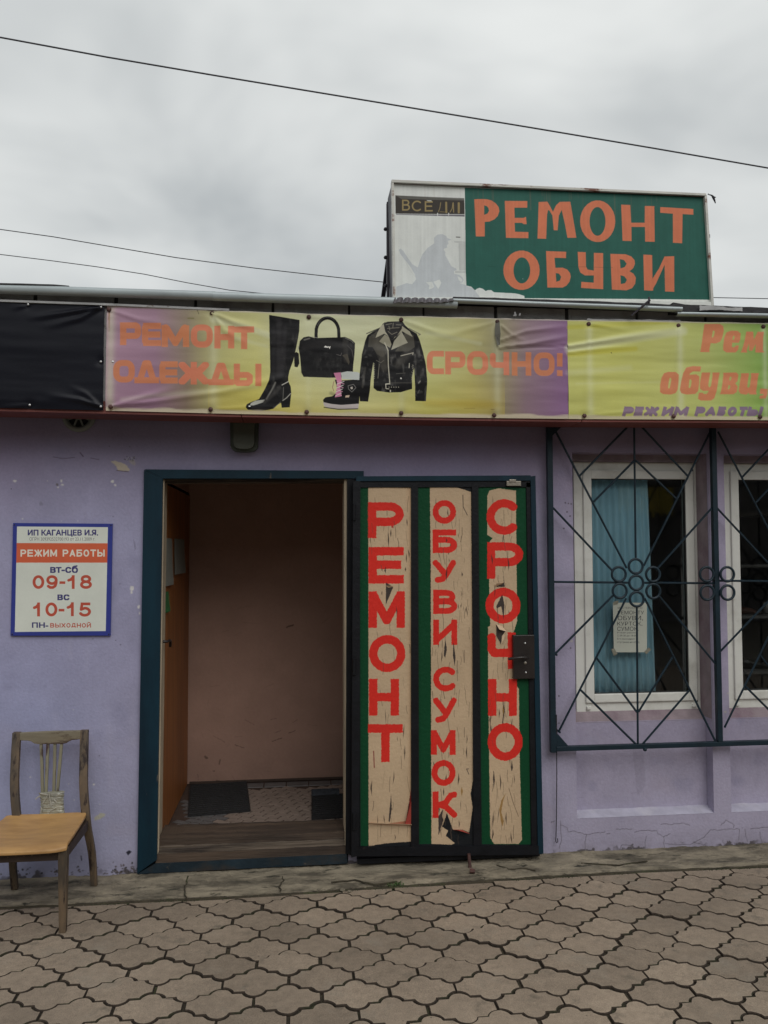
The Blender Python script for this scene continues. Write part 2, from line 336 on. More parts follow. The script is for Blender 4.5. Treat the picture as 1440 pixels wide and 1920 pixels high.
# ================================================================== materials in use
K = .50   # reflectance of a patch = its linear value in the (evenly lit) photograph divided by this
M = {}
M['lilac_plain'] = mat('lilac_plaster', (.30, .285, .40), .85, .10, 5, .25, 45)
M['pink_reveal'] = mat('pink_plaster', (.27, .215, .235), .85, .2, 9, .3, 50, col2=(.20, .13, .165), thr=(.5, .7))
M['dark_plaster'] = mat('grey_plaster', (.16, .14, .15), .9, .2, 6, .3, 40)
M['teal'] = mat('teal_gloss_paint', (.0045, .026, .043), .45, .18, 7, .12, 35, spec=.3, stretch=(1, 1, .25), col2=(.003, .014, .026), thr=(.5, .75), spots=((.10, .085, .07), (.70, .74), 30))
M['teal_metal'] = mat('dark_teal_metal_paint', (.008, .021, .032), .45, .2, 12, .15, 60, spec=.35, spots=((.07, .035, .02), (.70, .76), 22))
M['black_metal'] = mat('black_iron_paint', (.007, .0075, .010), .5, .3, 10, .2, 50, spec=.25, spots=((.06, .035, .025), (.68, .75), 14))
M['cream_edge'] = mat('bare_cream_wood', (.42, .34, .24), .8, .25, 10, .3, 60, stretch=(1, 1, .2))
M['board_brown'] = mat('red_brown_board', (.19, .05, .038), .55, .2, 6, .15, 40, stretch=(.2, 1, 1), col2=(.10, .035, .03), thr=(.5, .7))
M['board_pale'] = mat('pale_board_edge', (.40, .40, .40), .5, .2, 12, .2, 40, spots=((.12, .08, .06), (.62, .7), 20))
M['block'] = mat('grey_concrete_block', (.36, .35, .34), .92, .2, 9, .5, 70, col2=(.22, .21, .20), thr=(.5, .7))
M['mortar'] = mat('dark_mortar', (.06, .057, .055), .95, .3, 14, .5, 50)
M['zinc'] = mat('galvanised_flashing', (.40, .45, .46), .42, .12, 5, .06, 30, metal=.25, stretch=(.4, 1, 1), col2=(.30, .33, .34), thr=(.5, .7), spots=((.12, .10, .09), (.70, .76), 16))
M['felt'] = mat('black_roofing_felt', (.03, .028, .03), .8, .3, 12, .6, 40)
M['rust'] = mat('rusty_screw', (.075, .028, .022), .6, .4, 30, .3, 90)
M['steel'] = mat('bright_rivet', (.6, .6, .6), .3, .1, 20, .05, 60, metal=.8)
M['pvc'] = mat('white_plastic_window_frame', (.76, .76, .71), .35, .06, 3, .03, 30, col2=(.52, .51, .45), thr=(.52, .8))
M['dark_gap'] = mat('black_rubber_seal', (.02, .02, .02), .6, .1, 10, 0)
M['room'] = mat('dim_room_paint', (.24, .23, .23), .9, .2, 3, .1, 20)
M['vest_wall'] = mat('pinkish_brown_painted_wall', (.32, .20, .16), .8, .07, 3, .12, 50, spots=((.10, .06, .05), (.70, .74), 11))
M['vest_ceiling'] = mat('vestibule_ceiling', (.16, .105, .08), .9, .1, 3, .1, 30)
M['inner_door'] = mat('orange_varnished_door', (.30, .105, .025), .5, .2, 3, .1, 20, stretch=(4, 4, .35), col2=(.19, .06, .015), thr=(.45, .75))
M['tile_light'] = mat('pale_floor_tile', (.23, .18, .15), .5, .15, 14, .1, 60)
M['tile_grey'] = mat('grey_floor_tile', (.11, .105, .105), .5, .2, 14, .1, 60)
M['grout'] = mat('brown_floor_base', (.055, .034, .025), .7, .2, 12, .1, 60)
M['rubber'] = mat('black_rubber_mat', (.010, .010, .011), .7, .3, 40, .6, 200)
M['mat_grey'] = mat('grey_mat_bristle', (.05, .055, .065), .9, .3, 60, .6, 200)
M['wood_sill'] = mat('worn_threshold_wood', (.075, .050, .034), .75, .35, 5, .4, 30, stretch=(.3, 3, 3), col2=(.03, .02, .015), thr=(.44, .62), spots=((.16, .13, .10), (.60, .68), 8))
M['wood_grey'] = mat('weathered_board', (.13, .10, .075), .85, .4, 6, .6, 25, stretch=(.25, 3, 5), col2=(.035, .025, .02), thr=(.46, .56))
M['seat'] = mat('ochre_plywood_seat', (.46, .265, .10), .48, .14, 6, .08, 60, stretch=(1, 3, 1), col2=(.34, .185, .07), thr=(.46, .72), spots=((.15, .08, .04), (.66, .70), 26))
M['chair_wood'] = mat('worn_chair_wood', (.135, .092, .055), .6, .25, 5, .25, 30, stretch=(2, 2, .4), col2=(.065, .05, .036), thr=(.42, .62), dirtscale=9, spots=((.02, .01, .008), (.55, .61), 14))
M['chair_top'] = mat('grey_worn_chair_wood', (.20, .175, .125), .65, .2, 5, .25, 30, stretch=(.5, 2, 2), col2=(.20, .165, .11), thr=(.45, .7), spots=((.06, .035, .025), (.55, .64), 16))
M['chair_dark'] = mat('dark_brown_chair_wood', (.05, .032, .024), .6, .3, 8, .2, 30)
M['slat_wood'] = mat('flaking_slat_wood', (.19, .175, .12), .65, .25, 6, .25, 30, stretch=(3, 3, .5), col2=(.045, .02, .018), thr=(.52, .60))
M['tape'] = mat('cloudy_wrapping_film', (.27, .26, .205), .4, .25, 14, .5, 60, spots=((.62, .62, .56), (.6, .66), 30))  # pale spots paint the film's highlights into its colour
M['cable'] = mat('black_cable', (.03, .028, .035), .6, .1, 5, 0)
M['concrete'] = mat('damp_concrete', (.25, .215, .165), .92, .25, 5, .7, 38, col2=(.10, .092, .06), thr=(.50, .66), spots=((.045, .042, .02), (.57, .66), 6))
M['soil'] = mat('joint_soil', (.045, .036, .022), .98, .4, 14, .8, 90, col2=(.05, .055, .022), thr=(.55, .65))
M['earth'] = mat('trodden_earth', (.15, .13, .10), .95, .2, .6, .4, 12)
M['moss'] = mat('green_moss', (.03, .036, .014), .95, .35, 60, .6, 150)
M['green_box'] = mat('dull_green_lamp_plastic', (.05, .06, .045), .6, .15, 12, .1, 60)
M['lamp_glass'] = mat('clouded_lamp_cover', (.065, .07, .05), .5, .15, 12, .1, 60)
M['vent'] = mat('grey_green_vent_plastic', (.16, .17, .155), .7, .15, 12, .1, 60)
M['vent_dark'] = mat('vent_dark_inside', (.02, .018, .02), .9, .1, 5, 0)
M['curtain'] = mat('teal_curtain_cloth', (.40, .66, .78), .9, .12, 6, .2, 120, stretch=(6, 6, .6))
M['sign_white'] = mat('weathered_white_sheet', (.74, .755, .71), .5, .08, 5, .08, 40, col2=(.48, .49, .47), thr=(.55, .8))
M['sign_frame'] = mat('rusty_white_painted_angle', (.58, .57, .52), .55, .12, 10, .2, 60, stretch=(.5, 1, 1), col2=(.16, .055, .03), thr=(.58, .66), dirtscale=14)
M['sign_dark'] = mat('dark_sign_side', (.13, .13, .145), .7, .25, 8, .3, 40)
M['strut'] = mat('dark_strut_metal', (.035, .03, .04), .6, .2, 8, .2, 40)
M['corr'] = mat('dirty_corrugated_sheet', (.11, .10, .11), .6, .3, 14, .3, 50)
M['bird'] = mat('dark_feathers', (.02, .018, .025), .8, .2, 20, 0)
M['bird_beak'] = M['bird']
M['brass'] = mat('dull_lock_metal', (.35, .31, .26), .4, .1, 20, .1, 60, metal=.7)
M['lock_black'] = mat('black_lock_plate', (.022, .017, .016), .35, .2, 20, .1, 60)
M['paper'] = mat('taped_paper', (.22, .22, .19), .8, .05, 20, .1, 60)
M['yellow'] = mat('yellow_plastic', (.55, .42, .05), .6, .15, 10, .1, 40)
def glass():
    m = bpy.data.materials.new('window_glass'); m.use_nodes = True; t = m.node_tree; t.nodes.clear(); n = t.nodes.new; l = t.links.new
    o = n('ShaderNodeOutputMaterial'); mx = n('ShaderNodeMixShader'); tr = n('ShaderNodeBsdfTransparent'); tr.inputs[0].default_value = (.88, .90, .90, 1)
    gl = n('ShaderNodeBsdfGlossy'); gl.inputs['Roughness'].default_value = .015; gl.inputs[0].default_value = (1, 1, 1, 1)
    fr = n('ShaderNodeFresnel'); fr.inputs[0].default_value = 1.38
    l(fr.outputs[0], mx.inputs[0]); l(tr.outputs[0], mx.inputs[1]); l(gl.outputs[0], mx.inputs[2]); l(mx.outputs[0], o.inputs[0]); return m
M['sill_teal'] = mat('worn_dirty_teal_sill', (.012, .024, .034), .6, .3, 8, .3, 50, spec=.3, col2=(.04, .032, .026), thr=(.5, .68), spots=((.10, .08, .06), (.64, .72), 12)); M['glass'] = glass(); M['ledge'] = mat('pale_ledge_paint', (.40, .385, .47), .8, .15, 12, .2, 60, col2=(.50, .48, .53), thr=(.5, .7))

# ================================================================== ground and paving
def grid(xs, ys, zf):
    V = [(x, y, zf(x, y)) for y in ys for x in xs]; n = len(xs)
    Fc = [(j*n+i, j*n+i+1, (j+1)*n+i+1, (j+1)*n+i) for j in range(len(ys)-1) for i in range(n-1)]
    return V, Fc
mobj('ground', [(-400, -400, -.05), (400, -400, -.05), (400, 400, -.05), (-400, 400, -.05)], [(0, 1, 2, 3)], M['earth'], kind='structure')
pave = empty('pavement', (0, -1, 0), None, None, kind='structure')
mobj('joint_bed', [(-6, -7, -.012), (7, -7, -.012), (7, -.05, -.012), (-6, -.05, -.012)], [(0, 1, 2, 3)], M['soil'], pave)
def paver_mat(col=(.275, .218, .163), name='clover_paver_concrete'):
    m = bpy.data.materials.new(name); m.use_nodes = True; t = m.node_tree; P = t.nodes['Principled BSDF']; n = t.nodes.new; l = t.links.new
    g = n('ShaderNodeNewGeometry'); oi = n('ShaderNodeObjectInfo')
    def nz(sc, d, lo, hi, a, b, rough=.5):
        x = n('ShaderNodeTexNoise'); x.inputs['Scale'].default_value = sc; x.inputs['Detail'].default_value = d; x.inputs['Roughness'].default_value = rough; l(g.outputs['Position'], x.inputs[0])
        r = n('ShaderNodeMapRange'); r.inputs['From Min'].default_value = lo; r.inputs['From Max'].default_value = hi; r.inputs['To Min'].default_value = a; r.inputs['To Max'].default_value = b; l(x.outputs[0], r.inputs[0]); return x, r
    _, big = nz(1.7, 5, .3, .7, .80, 1.14); _, mid = nz(22, 7, .3, .7, .80, 1.18, .75); x3, fine = nz(300, 3, .3, .7, .72, 1.28)
    obr = n('ShaderNodeMapRange'); obr.inputs['To Min'].default_value = .84; obr.inputs['To Max'].default_value = 1.13; l(oi.outputs['Random'], obr.inputs[0])
    cur = obr.outputs[0]
    for k in (big, mid, fine):
        mu = n('ShaderNodeMath'); mu.operation = 'MULTIPLY'; l(cur, mu.inputs[0]); l(k.outputs[0], mu.inputs[1]); cur = mu.outputs[0]
    v = n('ShaderNodeVectorMath'); v.operation = 'SCALE'; v.inputs[0].default_value = col; l(cur, v.inputs['Scale'])
    _, st = nz(9, 8, .58, .70, 0, .6, .65); mx = n('ShaderNodeMix'); mx.data_type = 'RGBA'; l(st.outputs[0], mx.inputs[0]); l(v.outputs[0], mx.inputs[6]); mx.inputs[7].default_value = (.10, .09, .07, 1)
    _, st2 = nz(3.1, 9, .54, .74, 0, .55, .75); mx2 = n('ShaderNodeMix'); mx2.data_type = 'RGBA'; l(st2.outputs[0], mx2.inputs[0]); l(mx.outputs[2], mx2.inputs[6]); mx2.inputs[7].default_value = (.27, .245, .20, 1)
    # damp dirty patch by the shop corner, with its own ragged outline
    sxy = n('ShaderNodeSeparateXYZ'); l(g.outputs['Position'], sxy.inputs[0])
    def ax(o_, c_, s_):
        a_ = n('ShaderNodeMath'); a_.operation = 'SUBTRACT'; l(o_, a_.inputs[0]); a_.inputs[1].default_value = c_
        b_ = n('ShaderNodeMath'); b_.operation = 'DIVIDE'; l(a_.outputs[0], b_.inputs[0]); b_.inputs[1].default_value = s_
        c2 = n('ShaderNodeMath'); c2.operation = 'MULTIPLY'; l(b_.outputs[0], c2.inputs[0]); l(b_.outputs[0], c2.inputs[1]); return c2
    ss_ = n('ShaderNodeMath'); ss_.operation = 'ADD'; l(ax(sxy.outputs[0], -1.42, .52).outputs[0], ss_.inputs[0]); l(ax(sxy.outputs[1], -.17, .16).outputs[0], ss_.inputs[1])
    nd = n('ShaderNodeTexNoise'); nd.inputs['Scale'].default_value = 9; nd.inputs['Detail'].default_value = 8; nd.inputs['Roughness'].default_value = .7; l(g.outputs['Position'], nd.inputs[0])
    m1_ = n('ShaderNodeMath'); m1_.operation = 'MULTIPLY_ADD'; l(nd.outputs[0], m1_.inputs[0]); m1_.inputs[1].default_value = 3.4; m1_.inputs[2].default_value = -1.7
    m2_ = n('ShaderNodeMath'); m2_.operation = 'ADD'; l(ss_.outputs[0], m2_.inputs[0]); l(m1_.outputs[0], m2_.inputs[1])
    dr = n('ShaderNodeMapRange'); dr.inputs['From Min'].default_value = 1.15; dr.inputs['From Max'].default_value = .85; dr.inputs['To Max'].default_value = .88; l(m2_.outputs[0], dr.inputs[0])
    mx3 = n('ShaderNodeMix'); mx3.data_type = 'RGBA'; l(dr.outputs[0], mx3.inputs[0]); l(mx2.outputs[2], mx3.inputs[6]); mx3.inputs[7].default_value = (.032, .026, .018, 1)
    l(mx3.outputs[2], P.inputs['Base Color']); P.inputs['Roughness'].default_value = .85; P.inputs['Specular IOR Level'].default_value = .35
    bp = n('ShaderNodeBump'); bp.inputs['Strength'].default_value = .35; bp.inputs['Distance'].default_value = .003; l(x3.outputs[0], bp.inputs['Height'])
    x4, _ = nz(60, 6, 0, 1, 0, 1); b2 = n('ShaderNodeBump'); b2.inputs['Strength'].default_value = .4; b2.inputs['Distance'].default_value = .006; l(x4.outputs[0], b2.inputs['Height']); l(bp.outputs[0], b2.inputs['Normal']); l(b2.outputs[0], P.inputs['Normal'])
    return m
M['paver'] = paver_mat(); M['apron'] = paver_mat((.215, .185, .135), 'stained_apron_concrete')
M['paver_side'] = mat('dirty_paver_edge', (.040, .028, .019), .95, .4, 18, .6, 90, col2=(.03, .029, .014), thr=(.55, .65))
UX, UY, VX, VY = .26637, .0022, .13347, -.1370; OX, OY = -.9619, -1.0004
def lobe(cx, cy, p, q, r, ccw, n=5):
    """points on the circle arc from p to q (exclusive ends)"""
    a0 = math.atan2(p[1]-cy, p[0]-cx); a1 = math.atan2(q[1]-cy, q[0]-cx)
    if ccw and a1 < a0: a1 += 2*math.pi
    if not ccw and a1 > a0: a1 -= 2*math.pi
    return [(cx+r*math.cos(a0+(a1-a0)*i/n), cy+r*math.sin(a0+(a1-a0)*i/n)) for i in range(1, n)]
HA, HB = UX/2, -VY   # half spacing along x, row pitch
HT, HL, SX, SY = .031, .046, .087, .0694
TT = HB-HT
# quarter outline, from the top of the lobe clockwise to the right tip
def quarter():
    p0 = (0.0, TT); p1 = (HL, SY); r = (HL**2+(TT-SY)**2)/(2*(TT-SY)); q = [p0]+lobe(0, TT-r, p0, p1, r, False, 4)+[p1]
    p2 = (HA-HL, SY); p3 = (HA, HT)
    q.append(p2); q += lobe(HA, HB-TT+r, p2, p3, r, True, 4); q.append(p3)
    return q
Q = quarter()
out_r = Q+[(x, -y) for x, y in Q[::-1]]
OUT = out_r+[(-x, y) for x, y in out_r[::-1]][0:]
_o = []
for p in OUT:
    if not _o or math.hypot(p[0]-_o[-1][0], p[1]-_o[-1][1]) > 1e-5: _o.append(p)
if math.hypot(_o[0][0]-_o[-1][0], _o[0][1]-_o[-1][1]) < 1e-5: _o.pop()
OUT = _o[::-1]      # counter-clockwise seen from above
def inset(loop, d):
    n = len(loop); r = []
    for i in range(n):
        a, b, c = loop[i-1], loop[i], loop[(i+1) % n]
        e1 = (b[0]-a[0], b[1]-a[1]); e2 = (c[0]-b[0], c[1]-b[1]); l1 = math.hypot(*e1) or 1; l2 = math.hypot(*e2) or 1
        nx = -(e1[1]/l1+e2[1]/l2); ny = e1[0]/l1+e2[0]/l2; L = math.hypot(nx, ny) or 1; nx /= L; ny /= L
        co = max(.6, (nx*-e1[1]+ny*e1[0])/l1); r.append((b[0]+nx*d/co, b[1]+ny*d/co))
    return r
def paver_mesh(loop, name):
    n = len(loop); o = inset(loop, .0034); i1 = inset(loop, .0062)
    V = [(x, y, -.03) for x, y in o]+[(x, y, -.0045) for x, y in o]+[(x, y, 0) for x, y in i1]
    Fc = [(k, (k+1) % n, n+(k+1) % n, n+k) for k in range(n)]+[(n+k, n+(k+1) % n, 2*n+(k+1) % n, 2*n+k) for k in range(n)]+[tuple(range(2*n, 3*n))]
    return V, Fc
def clip(loop, ymax):
    r = []; n = len(loop)
    for i in range(n):
        a, b = loop[i], loop[(i+1) % n]; ia, ib = a[1] <= ymax, b[1] <= ymax
        if ia: r.append(a)
        if ia != ib: t = (ymax-a[1])/(b[1]-a[1]); r.append((a[0]+(b[0]-a[0])*t, ymax))
    return r
def tidy(lp):
    r = []
    for p in lp:
        if not r or math.hypot(p[0]-r[-1][0], p[1]-r[-1][1]) > .004: r.append(p)
    if len(r) > 2 and math.hypot(r[0][0]-r[-1][0], r[0][1]-r[-1][1]) < .004: r.pop()
    return r
PMS = []
def side_mats(me, n):
    for i, p in enumerate(me.polygons): p.material_index = 1 if i < 2*n else 0
for _k in range(9):
    lp_ = [(x*(1-.004*(_k % 3))+random.uniform(-.0011, .0011), y*(1-.004*(_k % 3))+random.uniform(-.0011, .0011)) for x, y in OUT]
    if _k > 4:      # a chipped corner
        q_ = random.randrange(len(lp_)); lp_[q_] = (lp_[q_][0]*.93, lp_[q_][1]*.93)
    V, Fc = paver_mesh(lp_, 'p'); pm = bpy.data.meshes.new('paver'); pm.from_pydata(V, [], Fc); pm.update(); pm.materials.append(M['paver']); pm.materials.append(M['paver_side']); side_mats(pm, len(lp_)); PMS.append(pm)
def edge_y(x): return float(np.interp(x, [-9, .05, .45, .85, 1.4, 9], [-.318, -.320, -.290, -.282, -.256, -.256]))
tiles = []
for j in range(-8, 52):
    for i in range(-40, 44):
        cx = OX+(i+.5)*UX+j*VX; cy = OY+(i+.5)*UY+j*VY; EDGE = edge_y(cx)
        if cy-TT > EDGE-.012 or cy < -6.8 or cx < -5.5 or cx > 6.5: continue
        tiles.append((cx, cy))
def in_view(x, y):
    d = np.array([x, y, 0])-CAM; z = d@fw
    if z < .3: return False
    px = 720+F*(d@rt)/z; py = 960-F*(d@up)/z; return -90 < px < 1530 and py < 1985
seen = sorted([t for t in tiles if in_view(*t)], key=lambda t: t[1]); seen_set = set(seen[:296]); rest = G()
for (cx, cy) in tiles:
    EDGE = edge_y(cx)
    jx, jy, jz, ja = random.uniform(-.0032, .0032), random.uniform(-.0032, .0032), random.uniform(-.003, .0022), random.uniform(-.020, .020)
    cut = cy+TT > EDGE
    if cut:
        lp = tidy(clip(OUT, EDGE-cy))
        if len(lp) < 4 or max(p[1] for p in lp)-min(p[1] for p in lp) < .02: continue
        V, Fc = paver_mesh(lp, 'p')
    else: V, Fc = None, None
    if (cx, cy) in seen_set:
        if cut: o = mobj('paver', V, Fc, M['paver'], pave); o.data.materials.append(M['paver_side']); side_mats(o.data, len(lp))
        else: o = bpy.data.objects.new('paver', random.choice(PMS)); COL.objects.link(o); o.parent = pave
        o.location = Vector((cx+jx, cy+jy, jz))-pave.location; o.rotation_euler = (random.uniform(-.006, .006), random.uniform(-.006, .006), ja)
    else:
        if V is None: V, Fc = paver_mesh(OUT, 'p')
        rest.add([(x+cx, y+cy, z+jz) for x, y, z in V], Fc)
rest.obj('outer_pavers', M['paver'], pave, kind='stuff')
# concrete apron along the wall
M['apron2'] = mat('rough_stained_apron_concrete', (.235, .200, .145), .92, .35, 9, .9, 45, stretch=(.6, 1.6, 1), col2=(.085, .072, .052), thr=(.46, .62), dirtscale=7, spots=((.035, .032, .022), (.58, .66), 13))
def nz1(x, s=1.0, seed=0): return (math.sin(x*7.3*s+seed)+math.sin(x*13.7*s+seed*2.1)*.6+math.sin(x*29.3*s+seed*.7)*.4+math.sin(x*61*s+seed)*.25)/2.2
xs = list(np.arange(-4.5, 6.0, .02)); ts = [0, .08, .2, .35, .5, .65, .8, .9, .97, 1.0]
V = []; n = len(xs)
for t in ts+[1.02]:
    for x in xs:
        front = edge_y(x)+.016+.008*nz1(x, 1, 1)+.006*nz1(x, 4, 2)+.004*random.random()
        y = .03+(front-.03)*min(t, 1.0)
        z = .021-.011*t+.005*nz1(x+t*3, 1.5, t*9)+random.uniform(-.0022, .0022)-(.006 if abs(nz1(x*1.3+t*.25, .35, 5)) < .012 and t > .1 else 0)
        if x > 1.35: z += .012*max(0, 1-t*1.5)
        if t >= .97: z -= .005
        if t > 1: z = -.03
        V.append((x, y, z))
m_ = len(ts)+1
Fc = [(j*n+i, (j+1)*n+i, (j+1)*n+i+1, j*n+i+1) for j in range(m_-1) for i in range(n-1)]
apron = mobj('concrete_apron', V, Fc, M['apron2'], kind='structure')
# ================================================================== wall with its marks
WY = 0.0
PD_ = .075
BZ0 = Z_(1200, 1530)
X_WIN_L = X_(1080, 1100); X_WIN_R = X_(1343, 1100, 0)
X_W2_L = X_(1366, 1100); PITCH = X_(1660, 1100)-X_(1341, 1100)   # refined below from the grille posts
wc = Canvas(0.0, -2.2, 3.9, -.02, 2.75, 260, (.345, .335, .485))
base = wc.a; H_, W_ = wc.H, wc.W
zz = (np.arange(H_)/wc.k+wc.z0)[:, None]*np.ones((1, W_)); xx_ = (np.arange(W_)/wc.k+wc.x0)[None, :]*np.ones((H_, 1))
n_a = vnoise(H_, W_, 150, 1, 4); n_b = vnoise(H_, W_, 40, 2, 4); n_c = vnoise(H_, W_, 9, 3, 3); n_s = vnoise(H_, W_, 260, 4, 3, cx=20)
base *= (1+(n_a-.5)*.34+(n_b-.5)*.22+(n_c-.5)*.05)[..., None]
# purple tint towards the top with the eaves shade painted in, warmer tone rightwards, cleaner blue coat low on the left
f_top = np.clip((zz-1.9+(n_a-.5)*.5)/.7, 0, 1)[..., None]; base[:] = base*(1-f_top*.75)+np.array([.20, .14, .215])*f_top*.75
f_r = np.clip((xx_-.9)/.8, 0, 1)[..., None]; base[:] = base*(1-f_r)+base*np.array([1.04, .96, .90])*f_r
f_b = (np.clip((1.15-zz)/.9, 0, 1))[..., None]*.22; base[:] = base*(1-f_b)+np.array([.46, .45, .54])*f_b
f_l = (np.clip((-.9-xx_)/.5, 0, 1)*np.clip((1.5-zz)/.6, 0, 1))[..., None]; base[:] = base*(1-f_l)+base*np.array([1.0, 1.06, 1.12])*f_l
# smudges
sm = np.clip((vnoise(H_, W_, 34, 9, 3)-.66)*5, 0, 1)[..., None]; base[:] = base*(1-sm*.28)+np.array([.20, .20, .31])*sm*.28
pk = np.clip((vnoise(H_, W_, 70, 19, 3)-.62)*4, 0, 1)[..., None]*np.clip(1.3-zz, 0, 1)[..., None]; base[:] = base*(1-pk*.3)+np.array([.38, .30, .33])*pk*.3
# splash dirt along the foot of the wall
ft = np.clip((.13-zz+(n_b-.5)*.12)/.13, 0, 1)[..., None]*np.clip((n_c+n_b-.62)*2, .15, 1)[..., None]; base[:] = base*(1-ft*.4)+np.array([.15, .13, .14])*ft*.4
ftl = (np.clip((.040-zz+(n_c-.5)*.055+(vnoise(H_, W_, 4, 88, 2)-.5)*.03)/.005, 0, 1)*np.clip((n_b-.42)*8, 0, 1))[..., None]; base[:] = base*(1-ftl*.8)+np.array([.06, .05, .045])*ftl*.8
CH = (.62, .60, .60)
def z5(p): return (p[0]/4.57, 820+p[1]/4.57)
def chip(px, py, rx, ry, col=CH, n=9, a=1.0, th=0.0):
    pts = []
    for k in range(n):
        t = 2*math.pi*k/n; r = random.uniform(.6, 1.15); x = rx*r*math.cos(t); y = ry*r*math.sin(t); pts.append((px+x*math.cos(th)-y*math.sin(th), py+x*math.sin(th)+y*math.cos(th)))
    wc.poly(pts, col, a)
wc.poly([z5(p) for p in [(950, 205), (990, 205), (1040, 215), (1080, 240), (1112, 275), (1105, 292), (1060, 288), (1010, 285), (995, 250), (970, 225)]], (.50, .44, .36), 1, rough=.6)
wc.line([z5((1000, 285)), z5((1100, 295))], 1.2, (.1, .07, .07))
wc.poly([z5(p) for p in [(1100, 200), (1150, 190), (1165, 225), (1155, 245), (1120, 225)]], (.36, .33, .33), .9)
for k in range(26): chip(z5((random.gauss(1110, 28), 0))[0], z5((0, random.gauss(180, 12)))[1], 1.2, .9, random.choice([(.05, .05, .05), (.5, .5, .5), (.1, .1, .1)]), 5)
for (a, b, rx, ry) in [(28, 902, 3.5, 2.6), (115, 902, 2, 3.5), (117, 909, 3.5, 2.5), (109, 914, 2, 2), (211, 903, 3.8, 4), (216, 910, 2.5, 2.6), (42.5, 973, 1.5, 1.5), (115, 977, 1, 1), (146, 977, 1, 1), (247, 1103, 4.2, 6), (247, 1111, 2, 4), (260, 1138, 3, 4.5), (262, 1150, 1.3, 3),
                        (57, 1457, 2, 1.5), (129, 1470, 1.4, 1.4), (176, 1471, 3, 2.5), (139, 1500, 1.3, 1.3), (187, 1508, 1, 1), (19, 1448, 1.2, 1)]: chip(a, b, rx, ry)
wc.poly([(176, 1533), (183, 1529), (190, 1524), (199, 1526), (194, 1532), (187, 1536), (178, 1538)], (.44, .42, .33), .9, rough=.5)
chip(107, 909, 3, 3, (.16, .14, .16)); chip(21, 917, 1.2, 1.0, (.03, .03, .03)); chip(77, 945, 4.5, 4, (.19, .18, .24), a=.6)
for (a, b) in [(205, 837), (243, 838), (212, 969), (226, 1209), (174, 1198), (186, 1417), (217, 1201), (150, 1420), (225, 1095)]: chip(a, b, 1.2, 1.2, (.12, .11, .14))
wc.line([(100, 857), (118, 860), (140, 858)], 1.2, (.10, .08, .11), .8); wc.line([(150, 849), (156, 856)], 1.4, (.07, .05, .08)); wc.line([(170, 859), (186, 862)], 1.2, (.10, .08, .11), .8)
for k in range(6): wc.line([(250+k, 1012+k*3), (253, 1022+k*2)], .7, (.14, .13, .18), .6)
wc.poly([(236, 1598), (242, 1594), (247, 1597), (243, 1601), (240, 1604)], (.03, .03, .045)); wc.line([(152, 1605), (153, 1613)], 1.6, (.05, .05, .07))
for k in range(120):
    a = random.gauss(240, 17) if k < 70 else random.uniform(0, 255); b = 1640-abs(random.gauss(0, 9)); 
    if a < 258: chip(a, b, random.uniform(.8, 3.2), random.uniform(.7, 2.6), random.choice([(.04, .035, .035), (.07, .06, .06), (.11, .09, .09)]), 7)
for k in range(60): chip(random.uniform(1020, 1440), 1603-abs(random.gauss(0, 4))-.035*0, random.uniform(.8, 2.5), random.uniform(.6, 1.6), (.12, .10, .10), 6, .8)
def zc(p): return (1000+p[0]/3.273, 1380+p[1]/3.273)
for cr_ in [[(165, 545), (205, 560), (215, 590), (250, 585), (300, 600), (325, 605), (400, 595), (440, 588)], [(325, 605), (318, 650), (318, 700)], [(505, 575), (560, 572), (605, 572)], [(620, 592), (650, 582), (700, 578), (755, 585), (770, 600), (800, 620), (803, 700)], [(800, 620), (840, 600)], [(785, 540), (850, 542), (910, 535), (960, 548)],
            [(810, 660), (860, 664), (900, 668), (960, 668), (1050, 620), (1090, 575), (1130, 578), (1200, 572), (1265, 570), (1260, 640)], [(985, 655), (1060, 672)], [(1150, 550), (1185, 515), (1235, 545), (1230, 562)], [(1300, 570), (1315, 650)], [(1390, 590), (1405, 660)], [(165, 520), (175, 640), (160, 690)], [(530, 700), (545, 670), (605, 670), (605, 705)], [(1330, 570), (1440, 560)], [(110, 530), (130, 522)], [(690, 620), (688, 690)], [(450, 600), (470, 598)], [(1165, 640), (1172, 680)], [(1235, 655), (1240, 680)]]:
    p2 = []
    for i in range(len(cr_)-1):
        for k in range(4): t = k/4; p2.append((cr_[i][0]+(cr_[i+1][0]-cr_[i][0])*t+random.uniform(-3, 3), cr_[i][1]+(cr_[i+1][1]-cr_[i][1])*t+random.uniform(-3, 3)))
    p2.append(cr_[-1]); wc.line([zc(p) for p in p2], 1.15, (.085, .07, .09), .9); wc.line([(zc(p)[0]+.8, zc(p)[1]+1.0) for p in p2], .9, (.5, .48, .55), .35)
for k in range(46):      # drips and rubbed streaks
    a, b = random.uniform(0, 1435), random.uniform(860, 1500); L = random.uniform(30, 160); dk = random.random() < .6
    wc.line([(a, b), (a+random.uniform(-2, 2), b+L*.5), (a+random.uniform(-3, 3), b+L)], random.uniform(2, 7), (.20, .185, .25) if dk else (.45, .43, .55), random.uniform(.10, .24), soft=random.uniform(4, 12))
for k in range(60):
    a, b = random.uniform(0, 1435), random.uniform(850, 1600); wc.line([(a, b), (a+random.gauss(0, 14), b+random.gauss(0, 5))], .7, (.22, .20, .27), random.uniform(.3, .6))
for k in range(70): chip(random.uniform(0, 1435), random.uniform(850, 1600), random.uniform(.5, 1.5), random.uniform(.5, 1.4), random.choice([(.14, .12, .15), (.5, .48, .5), (.2, .18, .22)]), 6, .8)
